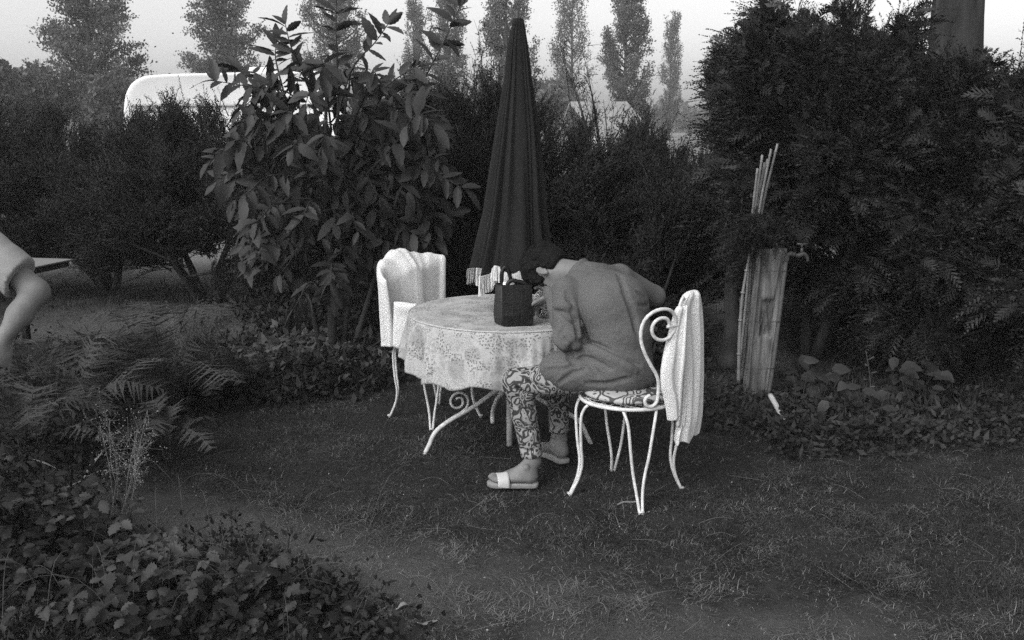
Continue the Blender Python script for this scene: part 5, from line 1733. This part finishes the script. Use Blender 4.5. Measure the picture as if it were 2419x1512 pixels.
carpet('weeds', 'broad little weeds coloured paler as if catching the light between the ferns and the empty chair', scatter_px(1500, [(560, 850), (700, 825), (900, 840), (910, 900), (800, 915), (600, 905)], rng), .055, .020, M_litweed, 97, .5, zr=(.08, .26))
carpet('weeds', 'dark undergrowth of small weeds filling the left bed', scatter_px(10000, [(-60, 860), (420, 880), (480, 960), (330, 1110), (220, 1230), (-60, 1330)], rng), .040, .010, M_leaf2, 94, .7, zr=(0, .30))
carpet('weeds', 'small weeds and seedlings at the edge of the brambles', scatter_px(9000, [(120, 1260), (560, 1290), (760, 1380), (930, 1460), (960, 1560), (-60, 1560), (-60, 1250)], rng), .028, .009, M_leaf2, 95, .7, zr=(0, .10))
carpet('undergrowth', 'dark undergrowth along the foot of the hedge behind the table', scatter_px(16000, [(500, 760), (700, 735), (1150, 745), (1600, 760), (1640, 850), (1640, 890), (1100, 850), (700, 800)], rng), .07, .016, M_needle, 96, .9, zr=(0, .30))

# bramble patch: separate palmate leaves
bl = [leaf_mesh('leaf', .062, .044, c_, k_, 9, .20, M_leaf2, seed=40 + i) for i, (c_, k_) in enumerate(((.2, .3), (.4, .2), (.1, .5), (.5, -.2)))]
def bramble(label, base_px, spots, n, seed, limit=110, s0=1.0, h=(.03, .16)):
    rng = np.random.default_rng(seed)
    base = atz(*base_px)
    th = thing('bramble', tuple(base), label, 'bramble', 'brambles in the near left corner')
    mb = MB(); ms = []
    for k in range(n):
        a_, b_, sx, sy = spots[k % len(spots)]
        g_ = atz(a_ + rng.normal(0, sx), b_ + rng.normal(0, sy)); P = g_ + np.array([0, 0, rng.uniform(*h)])
        if k % 4 == 0: mb.tube(spline([g_ + rng.normal(0, .05, 3) * (1, 1, 0) - (0, 0, .01), P + (0, .02, -.02), P + rng.normal(0, .07, 3) * (1, 1, .3)], 8), .0016, 4, cap=False)
        az = rng.uniform(0, 2 * math.pi)
        for j, da in enumerate((0, 1.1, -1.1)):
            d_ = np.array([math.cos(az + da), math.sin(az + da), rng.normal(-.1, .3)])
            ms.append((P + d_ * .008, nrm(d_), nrm(np.array([rng.normal(0, .35), rng.normal(-.3, .35), 1])), s0 * rng.uniform(.55, 1.15) * (1 if j == 0 else .8), -P[1] + rng.normal(0, .1)))
    mb.build('stem', M_bark, th)
    place_leaves(th, ms, bl, M_leaf2, limit)
bramble('bramble sprawling across the near left corner of the picture', (160, 1440), [(60, 1380, 70, 50), (180, 1440, 90, 50), (120, 1330, 80, 30), (280, 1480, 90, 40)], 170, 101, 240)
bramble('bramble with pale dry leaves in the middle of the near left patch', (420, 1450), [(420, 1420, 80, 30), (520, 1470, 80, 30), (340, 1370, 70, 25), (620, 1440, 50, 25)], 150, 102, 200)
bramble('thin bramble at the right end of the near left patch', (720, 1480), [(660, 1490, 90, 25), (800, 1508, 60, 14), (600, 1510, 60, 25)], 60, 103, 120, .75, (.01, .09))
bramble('dark bramble climbing at the left edge above the near corner', (60, 1250), [(50, 1230, 60, 30), (120, 1290, 60, 25), (200, 1290, 60, 20)], 80, 104, 120, 1.0, (.05, .25))

rng = np.random.default_rng(161)
mb = MB()
for k in range(55):
    a_ = atz(rng.uniform(-40, 900), rng.uniform(1230, 1520)); L_ = rng.uniform(.15, .5); az = rng.uniform(0, 6.28); hh = rng.uniform(.05, .28)
    h_ = np.array([math.cos(az), math.sin(az) * .6, 0])
    mb.tube(spline([a_, a_ + h_ * L_ * .35 + (0, 0, hh), a_ + h_ * L_ * .75 + (0, 0, hh * 1.15), a_ + h_ * L_ + (0, 0, hh * .8)], 9), [.0016, .0007], 3, cap=False)
mb.build('trailing_stems', M_twig2, label='thin bare stems trailing over the brambles in the near left corner', kind='stuff')
# dead curled leaves and broken branch pieces
def dead(label, path, Y, r, name='dead_leaf', cat='dead leaf', mt=M_dead, flat=.3):
    pl = spline([at(a_, b_, Y + .02 * i) for i, (a_, b_) in enumerate(path)], 14)
    pl[:, 2] = np.maximum(pl[:, 2], .004)
    MB().tube(pl, r, 6, flat=flat).build(name, mt, loc=tuple(pl[0]), label=label, cat=cat)
dead('long pale withered leaf arching at the left edge above the brambles', [(70, 1082), (110, 1095), (150, 1115)], 4.25, [.002, .010, .003])
dead('broad pale withered leaf standing up left of the flowering weed', [(195, 1135), (215, 1100), (245, 1065)], 4.3, [.004, .022, .004])
dead('thin pale withered leaf pointing right, beside the flowering weed', [(205, 1125), (240, 1112), (285, 1110)], 4.3, [.003, .007, .002])
dead('jagged strip of pale bark below the withered leaves', [(120, 1165), (160, 1150), (200, 1132)], 4.2, [.002, .008, .003])
dead('small pale curled leaf at the left edge', [(34, 1172), (55, 1185), (62, 1196)], 4.1, [.002, .008, .002])
dead('pale withered leaf lying low at the left edge', [(45, 1205), (75, 1200), (100, 1208)], 4.0, [.002, .007, .002])
dead('pale crumpled leaf at the bottom among the thin brambles', [(800, 1498), (830, 1485), (858, 1492)], 3.0, [.003, .016, .004])
dead('pale curled leaf at the bottom of the lawn left of the middle', [(935, 1440), (955, 1425), (975, 1440)], 3.15, [.003, .014, .004])
dead('dry crumpled leaf on the brambles in the lower left', [(350, 1425), (385, 1410), (425, 1412)], 3.35, [.004, .016, .004])
dead('dry pale leaf scrap in the lower left corner', [(195, 1368), (212, 1345), (205, 1330)], 3.5, [.003, .014, .003])
dead('pale broken twig on the grass behind the near chair foot', [(1458, 1192), (1475, 1186), (1512, 1188)], 4.12, [.003, .005, .004], 'twig', 'twig', M_twig, 1)
dead('dry leaf on the lawn at the bottom centre', [(985, 1470), (1010, 1480), (1035, 1500)], 3.05, [.003, .012, .003])

# flowering weed
rng = np.random.default_rng(111)
fb = atz(285, 1225)
fw_ = thing('flowering_weed', tuple(fb), 'wiry flowering weed covered in tiny pale florets, in front of the fern bed', 'plant')
mb = MB(); fl = MB()
for k in range(9):
    top_ = at(290 + rng.uniform(-62, 62), 1000 + rng.uniform(-55, 75), fb[1] + rng.uniform(-.1, .12))
    pl = spline([fb + rng.normal(0, .03, 3) * (1, 1, 0), (fb + top_) / 2 + rng.normal(0, .02, 3), top_], 16); mb.tube(pl, [.0022, .0012], 4)
    for q in range(18):
        i = rng.integers(7, 16); e = pl[i] + nrm(rng.normal(size=3) + (0, 0, .4)) * rng.uniform(.03, .10); mb.tube([pl[i], e], [.001, .0006], 3, cap=False)
        for z in range(3):
            c_ = e + rng.normal(0, .009, 3); r_ = rng.uniform(.0018, .0036)
            fl.add([c_ + (r_, 0, 0), c_ - (r_, 0, 0), c_ + (0, r_, 0), c_ - (0, r_, 0), c_ + (0, 0, r_), c_ - (0, 0, r_)], [(0, 2, 4), (2, 1, 4), (1, 3, 4), (3, 0, 4), (2, 0, 5), (1, 2, 5), (3, 1, 5), (0, 3, 5)])
mb.build('stem', M_straw, fw_)
fl.build('florets', M_flower, fw_, kind='stuff')

# thin upright weeds on the sandy track
for k, (u0, v0, u1, v1, lab) in enumerate(((575, 1370, 556, 1225, 'thin weed with a round seed head on the sandy track, left of its twin'), (622, 1375, 624, 1262, 'thin dark weed with a flat seed head on the sandy track'),
                                          (660, 1370, 684, 1258, 'thin weed leaning right on the sandy track'), (545, 1295, 542, 1210, 'short thin weed furthest back on the sandy track'))):
    a_ = atz(u0, v0); e = at(u1, v1, a_[1]); mb = MB().tube(spline([a_ - (0, 0, .01), (a_ + e) / 2 + (.008, 0, 0), e], 12), .0018, 5)
    for q in range(16):
        s_ = e + rng.normal(0, .012, 3); mb.tube([e - (0, 0, .015), s_ + (0, 0, .01)], [.0008, .0016], 3)
    mb.build('seed_stalk', M_twigleaf, loc=tuple(a_), label=lab, cat='weed')

# low wire hoop edging
he = thing('hoop_edging', tuple(atz(690, 885)), 'low edging of thin wire hoops along the back of the lawn, left of the table', 'edging')
xs = [505, 527, 548, 572, 592, 618, 640, 662, 690, 716, 742, 768, 795, 820, 846, 870]
for k, u in enumerate(xs):
    y_ = 884 - (u - 505) * .03
    a_ = atz(u, y_); h = .17 + .02 * math.sin(k)
    w_ = .036
    P = [a_ + (-w_, 0, -.02), a_ + (-w_, 0, h * .7), a_ + (-w_ * .6, 0, h * .95), a_ + (0, 0, h), a_ + (w_ * .6, 0, h * .95), a_ + (w_, 0, h * .7), a_ + (w_, 0, -.02)]
    MB().tube(spline(P, 18), .0030, 5).build('hoop', M_wire, he)

# ------------------------------------------------------------------ lawn: short tangled blades and straw
rng = np.random.default_rng(131)
def lawn(name, label, n, region, hgt, wid, mt, seed, flatn=.5, sandmax=.35, curve=.6, clump=False):
    rng = np.random.default_rng(seed)
    P = scatter_px(n, region, rng)
    P[:, :2] += rng.normal(0, .01, (n, 2))
    sd_ = sandiness(P[:, 0], P[:, 1])
    P = P[rng.random(n) > np.clip(sd_ / max(sandmax, 1e-3), 0, .93)]
    if clump: P = P[rng.random(len(P)) < np.clip(.32 + .9 * vnoise(P[:, 0] * 9, P[:, 1] * 9, seed) + .4 * vnoise(P[:, 0] * 2, P[:, 1] * 2, seed), .03, 1)]
    n = len(P)
    cl_ = .75 + .5 * vnoise(P[:, 0] * 5, P[:, 1] * 5, 6)
    P[:, 2] = gz(P[:, 0], P[:, 1]) - .002
    az = rng.uniform(0, 2 * math.pi, n)
    h_ = np.stack([np.cos(az), np.sin(az), 0 * az], 1)
    L_ = hgt * cl_ * rng.uniform(.5, 1.5, n)
    up_ = rng.uniform(.15, 1.0, n) * (1 - flatn) + .06
    w_ = np.stack([-np.sin(az), np.cos(az), 0 * az], 1) * (wid * rng.uniform(.6, 1.3, n))[:, None]
    p1 = P + h_ * (L_ * .40)[:, None] * (1 - up_[:, None] * .5) + np.array([0, 0, 1.0]) * (L_ * .55 * up_)[:, None]
    bend = rng.normal(0, curve, n)
    h2 = np.stack([np.cos(az + bend), np.sin(az + bend), 0 * az], 1)
    p2 = p1 + h2 * (L_ * .5)[:, None] + np.array([0, 0, 1.0]) * (L_ * .35 * (up_ - .35))[:, None]
    p2[:, 2] = np.maximum(p2[:, 2], P[:, 2] + .004)
    V = np.stack([P - w_, P + w_, p1 + w_ * .7, p1 - w_ * .7, p2], 1).reshape(-1, 3)
    b_ = np.arange(n)[:, None] * 5
    obj(name, V, [(b_ + np.array([0, 1, 2, 3])), (b_ + np.array([3, 2, 4]))], mt, label=label, kind='stuff', smooth=False)
FULL = [(-80, 1620), (-80, 1180), (300, 1080), (560, 935), (900, 870), (1100, 830), (1700, 880), (1760, 1000), (2500, 1010), (2500, 1620)]
lawn('grass', 'short dark tangled grass of the lawn', 90000, FULL, .038, .0013, M_grass, 132, .45)
lawn('grass', 'coarser grass of the lawn round the table and chairs', 30000, [(380, 1130), (620, 960), (1000, 880), (1700, 900), (2500, 1050), (2500, 1480), (1500, 1300), (800, 1220)], .060, .0016, M_grass, 133, .35)
lawn('straw', 'dry straw and dead blades lying in the lawn', 26000, FULL, .050, .0008, M_straw, 134, .80, 1.6, .9)
lawn('long_grass', 'longer lying grass tangled in clumps over the lawn', 75000, FULL, .080, .0013, M_lying, 136, .66, 1.5, 1.3, clump=True)
lawn('pale_grass', 'paler dried tufts standing out of the lawn', 16000, FULL, .060, .0010, M_straw, 137, .35, .9, .9, clump=True)
lawn('back_grass', 'rough grass under and beyond the hedges', 42000, [(-80, 900), (-80, 668), (700, 668), (1100, 720), (1750, 700), (2500, 720), (2500, 1000), (1700, 880), (1100, 830), (560, 935)], .13, .004, M_grass, 135, .2, .5)
# crumbs of soil and grit on the bare track
rng = np.random.default_rng(151)
P = scatter_px(9000, [(250, 1180), (1100, 1250), (1700, 1400), (1750, 1560), (900, 1560), (500, 1330)], rng)
P = P[sandiness(P[:, 0], P[:, 1]) > .35]; P[:, 2] = gz(P[:, 0], P[:, 1])
r_ = rng.gamma(2, .0011, len(P)).clip(.0008, .007)[:, None]
tet = np.array([(1, 0, -.4), (-.5, .87, -.4), (-.5, -.87, -.4), (0, 0, .8)])
V = (P[:, None, :] + r_[:, None] * (tet[None] + rng.normal(0, .2, (len(P), 4, 3)))).reshape(-1, 3)
b_ = np.arange(len(P))[:, None] * 4
obj('grit', V, [b_ + np.array([0, 1, 3]), b_ + np.array([1, 2, 3]), b_ + np.array([2, 0, 3])], M_grit, label='crumbs of soil and grit on the bare sandy track', kind='stuff', smooth=False)
# long thin stems lying about
rng = np.random.default_rng(141)
mb = MB()
for k in range(90):
    u, v = rng.uniform(300, 2400), rng.uniform(1050, 1510)
    p0 = atz(u, v); a = rng.uniform(0, math.pi); L_ = rng.uniform(.06, .22)
    d_ = np.array([math.cos(a), math.sin(a), 0]); n_ = np.array([-d_[1], d_[0], 0])
    P = [p0 + (0, 0, .01), p0 + d_ * L_ * .5 + n_ * rng.normal(0, .02) + (0, 0, rng.uniform(.015, .035)), p0 + d_ * L_ + (0, 0, .012)]
    mb.tube(spline(P, 8), .0006, 3, cap=False)
mb.build('fallen_stalks', M_straw, label='long thin dry stalks scattered over the lawn', kind='stuff')
mb = MB()
for k in range(150):
    u, v = rng.uniform(0, 2400), rng.uniform(1000, 1510)
    p0 = atz(u, v) + (0, 0, .012); a = rng.uniform(0, 6.28); s_ = rng.uniform(.002, .007)
    d_ = np.array([math.cos(a), math.sin(a), rng.normal(0, .3)]) * s_; n_ = np.array([-d_[1], d_[0], rng.normal(0, .003)]) * .5
    mb.add([p0 - d_, p0 + n_, p0 + d_, p0 - n_], [(0, 1, 2, 3)])
mb.build('leaf_litter', M_dead, label='tiny pale leaf scraps scattered over the lawn', kind='stuff')

# ------------------------------------------------------------------ caravan beyond the hedge
CY = 17.0
a0 = at(286, 260, CY); a1 = at(730, 260, CY)
cx0, cx1 = a0[0], a1[0] + .6
cz1 = at(400, 176, CY)[2]; zb_ = .42
crv = thing('caravan', ((cx0 + cx1) / 2, CY, 0), 'cream caravan with a rounded front showing above the left hedge', 'caravan')
prof = [(cx1, zb_), (cx0 + .35, zb_), (cx0 + .12, zb_ + .15), (cx0 + .03, .9), (cx0 + .0, 1.5), (cx0 + .02, cz1 - .55), (cx0 + .10, cz1 - .25), (cx0 + .28, cz1 - .07), (cx0 + .60, cz1), (cx0 + 1.6, cz1 + .03), (cx1 - .5, cz1 + .06), (cx1 - .15, cz1 - .02), (cx1, cz1 - .3)]
pr = spline(np.array([(x, 0, z) for x, z in prof]), 60)
def cring(y, s_):
    c_ = np.array([(cx0 + cx1) / 2, 0, (cz1 + zb_) / 2])
    return [(c_[0] + (p_[0] - c_[0]) * s_, y, c_[2] + (p_[2] - c_[2]) * s_) for p_ in pr]
MB().loft([cring(CY + .02, .94), cring(CY, .965), cring(CY + .03, .99), cring(CY + .12, 1.0), cring(CY + 1.95, 1.0), cring(CY + 2.06, .99), cring(CY + 2.1, .95)]).build('body', M_cara, crv)
MB().box(((cx0 + cx1) / 2 + .04, CY - .012, cz1 - .50), (cx1 - cx0 - .22, .03, .045), None, .008).build('belt_moulding', M_carag, crv)
for q, (x0_, x1_) in enumerate(((cx0 + .42, cx0 + .80), (cx0 + 1.7, cx0 + 2.6))):
    wf = MB().box(((x0_ + x1_) / 2, CY - .012, cz1 - .86), (x1_ - x0_, .03, .50), None, .01).build('window_frame', M_carag, crv)
    MB().box(((x0_ + x1_) / 2, CY - .030, cz1 - .86), (x1_ - x0_ - .06, .01, .44)).build('blind', M_cara, wf, smooth=False)
for x_ in (cx0 + .33, cx0 + .52, cx0 + .86, cx0 + 1.3):
    MB().box((x_, CY - .008, cz1 - .95), (.02, .02, .85)).build('panel_strip', M_carag, crv, smooth=False)
MB().box((cx0 + 2.2, CY + 1.0, cz1 + .10), (.5, .5, .12), None, .03).build('roof_vent', M_cara, crv)
for s_ in (0, 1):
    wc = (cx0 + 2.2, CY + .12 + s_ * 1.85, .33); k = 24
    MB().loft([[(wc[0] + r * math.cos(2 * math.pi * j / k), wc[1] + y, wc[2] + r * math.sin(2 * math.pi * j / k)) for j in range(k)] for r, y in ((.2, -.09), (.33, -.09), (.34, 0), (.33, .09), (.2, .09))]).build('wheel', M_dark, crv)

# pale shed roof beyond the hedge, right of the parasol
SY = 24.0
r0 = at(1345, 240, SY); r1 = at(1470, 244, SY); e0 = at(1385, 300, SY)
shd = thing('garden_shed', (r0[0] + .9, SY, 0), 'pale-roofed shed showing between the hedge and the poplars, right of the parasol', 'shed')
zr_, ze_ = r0[2], 1.35
x0_, x1_ = r0[0], r0[0] + 1.35
MB().add([(x0_, SY, zr_), (x1_, SY, zr_), (x1_ + .5, SY - 1.4, ze_), (x0_ + .55, SY - 1.4, ze_), (x0_, SY, zr_ - .05), (x1_, SY, zr_ - .05), (x1_ + .5, SY - 1.4, ze_ - .05), (x0_ + .55, SY - 1.4, ze_ - .05)],
         [(0, 3, 2, 1), (4, 5, 6, 7), (0, 1, 5, 4), (1, 2, 6, 5), (2, 3, 7, 6), (3, 0, 4, 7)]).build('roof', M_roof, shd, smooth=False)
MB().add([(x0_, SY + .02, zr_), (x1_, SY + .02, zr_), (x1_ - .2, SY + 1.4, ze_), (x0_ - .2, SY + 1.4, ze_), (x0_, SY + .02, zr_ - .05), (x1_, SY + .02, zr_ - .05), (x1_ - .2, SY + 1.4, ze_ - .05), (x0_ - .2, SY + 1.4, ze_ - .05)],
         [(0, 1, 2, 3), (4, 7, 6, 5), (0, 4, 5, 1), (1, 5, 6, 2), (2, 6, 7, 3), (3, 7, 4, 0)]).build('roof', M_roof, shd, smooth=False)
MB().box(((x0_ + x1_) / 2 + .15, SY, (ze_ - .06) / 2), (x1_ - x0_ - .1, 2.3, ze_ - .06)).build('wall', M_cara, shd, smooth=False)
MB().box(((x0_ + x1_) / 2 + .6, SY - 1.162, .95), (.6, .03, .5)).build('window', M_glass, shd, smooth=False)
MB().box(((x0_ + x1_) / 2 - .3, SY - 1.162, .60), (.7, .03, 1.15)).build('door', M_carag, shd, smooth=False)

# ------------------------------------------------------------------ poplars and distant trees
pg = 'row of tall poplars beyond the hedge'
def poplar(label, u, width_px, top_v, Y, seed, n=7000, leafs=.22, mt=M_poplar, airy=1.0, base=.06):
    n = int(n * 2.4); leafs *= .58
    rng = np.random.default_rng(seed)
    s = 1.0 / FPX * Y * 1.0
    x = (u - CU) * s; W = width_px * s; H = at(u, top_v, Y)[2]
    th = thing('poplar', (x, Y, 0), label, 'tree', pg)
    mb = MB(); mb.tube([(x, Y, -.1), (x + .02 * W, Y, H * .5), (x, Y, H * .96)], [W * .06 + .05, W * .035, .02], 8)
    limbs = []
    nl = 58
    for k in range(nl):
        z0 = H * (base + .80 * (k / nl) ** 1.05); a = rng.uniform(0, 2 * math.pi)
        pf = math.sin(math.pi * min(1, .16 + .84 * (z0 / H) ** .8)) ** .6
        rr = W * .5 * pf * rng.uniform(.65, 1.15); ln = H * .20 * rng.uniform(.6, 1.1)
        e = np.array([x + math.cos(a) * rr, Y + math.sin(a) * rr, min(z0 + ln, H * 1.0)])
        pl = spline([(x, Y, z0), (x + math.cos(a) * rr * .75, Y + math.sin(a) * rr * .75, z0 + ln * .42), e], 9)
        mb.tube(pl, [.02 + W * .012, .008], 4, cap=False); limbs.append(pl)
    mb.build('trunk', M_bark, th)
    Lm = np.array(limbs)
    k = rng.integers(0, nl, n); i = rng.integers(2, 9, n)
    clump = rng.normal(size=(nl, 9, 3)) * W * .05
    P = Lm[k, i] + clump[k, i] + rng.normal(size=(n, 3)) * np.array([W * .055, W * .055, H * .012]) * airy
    D = nrm(rng.normal(size=(n, 3)) + (0, 0, .5)) * (leafs * rng.uniform(.6, 1.3, n))[:, None]
    V, F = lozenges(P, D, leafs * .33 * rng.uniform(.7, 1.3, n), nrm(np.cross(D, rng.normal(size=(n, 3)))), .2)
    obj('crown', V, F, mt, th, smooth=False)
poplar('large bushy poplar at the far left, its top out of the picture', 242, 205, -60, 38, 201, 15000, .19, base=.10)
poplar('broad poplar left of the broad-leaved tree, second from the left', 555, 165, -60, 46, 202, 12000, .20)
poplar('poplar seen behind the shoots of the broad-leaved tree', 800, 140, -60, 58, 203, 9000, .23)
poplar('slim pale poplar right of the broad-leaved tree, top cut by the picture edge', 985, 60, -20, 72, 204, 5000, .22)
poplar('poplar behind the right-hand shoots of the broad-leaved tree', 1062, 95, -60, 60, 205, 7500, .21)
poplar('tall poplar directly behind the tip of the parasol', 1195, 125, -60, 52, 206, 10500, .20)
poplar('pale thin poplar just right of the parasol tip', 1345, 80, -40, 84, 207, 5000, .25, airy=1.3)
poplar('dark dense poplar in the middle of the gap right of the parasol', 1467, 100, -60, 54, 208, 11000, .20)
poplar('slender pointed poplar standing alone in the bright gap', 1572, 50, 34, 90, 209, 4200, .24)
poplar('faint thin poplar at the left edge of the tall cypress', 1672, 40, 90, 105, 210, 2600, .26)

def round_tree(label, u, v_top, v_bot, w_px, Y, seed, n=9000, leafs=.22, group='round trees beyond the caravan'):
    rng = np.random.default_rng(seed)
    s = Y / FPX; x = (u - CU) * s; W = w_px * s; H = at(u, v_top, Y)[2]
    th = thing('round_tree', (x, Y, 0), label, 'tree', group)
    mb = MB(); mb.tube([(x, Y, -.1), (x, Y, H * .6)], [.25, .1], 8)
    cl_ = []
    for k in range(26):
        d_ = nrm(rng.normal(size=3)); d_[2] = abs(d_[2]) * 1.0 - .25
        c_ = np.array([x, Y, H * .55]) + d_ * np.array([W * .40, W * .40, H * .40]) * rng.uniform(.5, 1)
        cl_.append((c_, W * .15 * rng.uniform(.7, 1.3))); mb.tube([(x, Y, H * .4), tuple(c_)], [.07, .02], 4, cap=False)
    mb.build('trunk', M_bark, th)
    k = rng.integers(0, 26, n)
    cc = np.array([c_[0] for c_ in cl_])[k]; rr = np.array([c_[1] for c_ in cl_])[k]
    P = cc + nrm(rng.normal(size=(n, 3))) * (rr * rng.uniform(.3, 1.1, n) ** .5)[:, None]
    P[:, 2] = np.maximum(P[:, 2], .2)
    D = nrm(rng.normal(size=(n, 3))) * (leafs * rng.uniform(.6, 1.3, n))[:, None]
    V, F = lozenges(P, D, leafs * .35 * rng.uniform(.7, 1.3, n), nrm(np.cross(D, rng.normal(size=(n, 3)))), .2)
    obj('crown', V, F, M_poplar, th, smooth=False)
round_tree('dark rounded tree cut by the left edge of the picture', -20, 70, 300, 210, 30, 221, 11000, .20)
round_tree('grey rounded tree between the left edge and the big poplar', 95, 108, 300, 150, 36, 222, 9000, .22)
round_tree('low rounded tree behind the front end of the caravan', 310, 150, 260, 170, 34, 223, 9000, .22)
round_tree('small rounded tree above the caravan roof, between two poplars', 418, 132, 200, 55, 55, 224, 3500, .22)
round_tree('low tree behind the poplars above the caravan', 620, 170, 260, 230, 60, 225, 8000, .3)
round_tree('distant round tree on the horizon in the bright gap', 1622, 262, 300, 62, 120, 226, 3500, .35)
round_tree('distant tree on the horizon behind the parasol', 1250, 200, 300, 300, 75, 227, 9000, .4)
round_tree('distant tree on the horizon behind the dark poplar', 1500, 252, 300, 150, 110, 228, 5000, .4)
round_tree('distant tree on the horizon at the edge of the cypress hedge', 1780, 240, 300, 200, 110, 229, 6000, .4)
# far wood along the horizon
rng = np.random.default_rng(301)
n = 26000
X_ = rng.uniform(-190, 190, n); Y_ = 165 + rng.uniform(-8, 8, n); H_ = 3.2 + 1.6 * vnoise(X_ / 9, X_ * 0, 4) + .8 * vnoise(X_ / 3, X_ * 0, 5)
P = np.stack([X_, Y_, rng.random(n) ** .7 * H_], 1)
D = nrm(rng.normal(size=(n, 3))) * 1.1
V, F = lozenges(P, D, np.full(n, .45), nrm(np.cross(D, rng.normal(size=(n, 3)))), .2)
obj('far_wood', V, F, M_poplar, kind='stuff', smooth=False, label='low hazy line of far woodland on the horizon')

# ------------------------------------------------------------------ haze
hz = bpy.data.materials.new('haze_air'); hz.use_nodes = True
t = hz.node_tree; t.nodes.clear()
pv = t.nodes.new('ShaderNodeVolumePrincipled'); ou = t.nodes.new('ShaderNodeOutputMaterial')
pv.inputs['Color'].default_value = (1, 1, 1, 1); pv.inputs['Density'].default_value = 0.0019
pv.inputs['Anisotropy'].default_value = 0.3
t.links.new(pv.outputs[0], ou.inputs['Volume'])
hb = MB().box((0, 112, 5.9), (470, 316, 13.8), None)
hb.build('haze', hz, kind='stuff', smooth=False, label='pale summer haze that fades the far poplars')
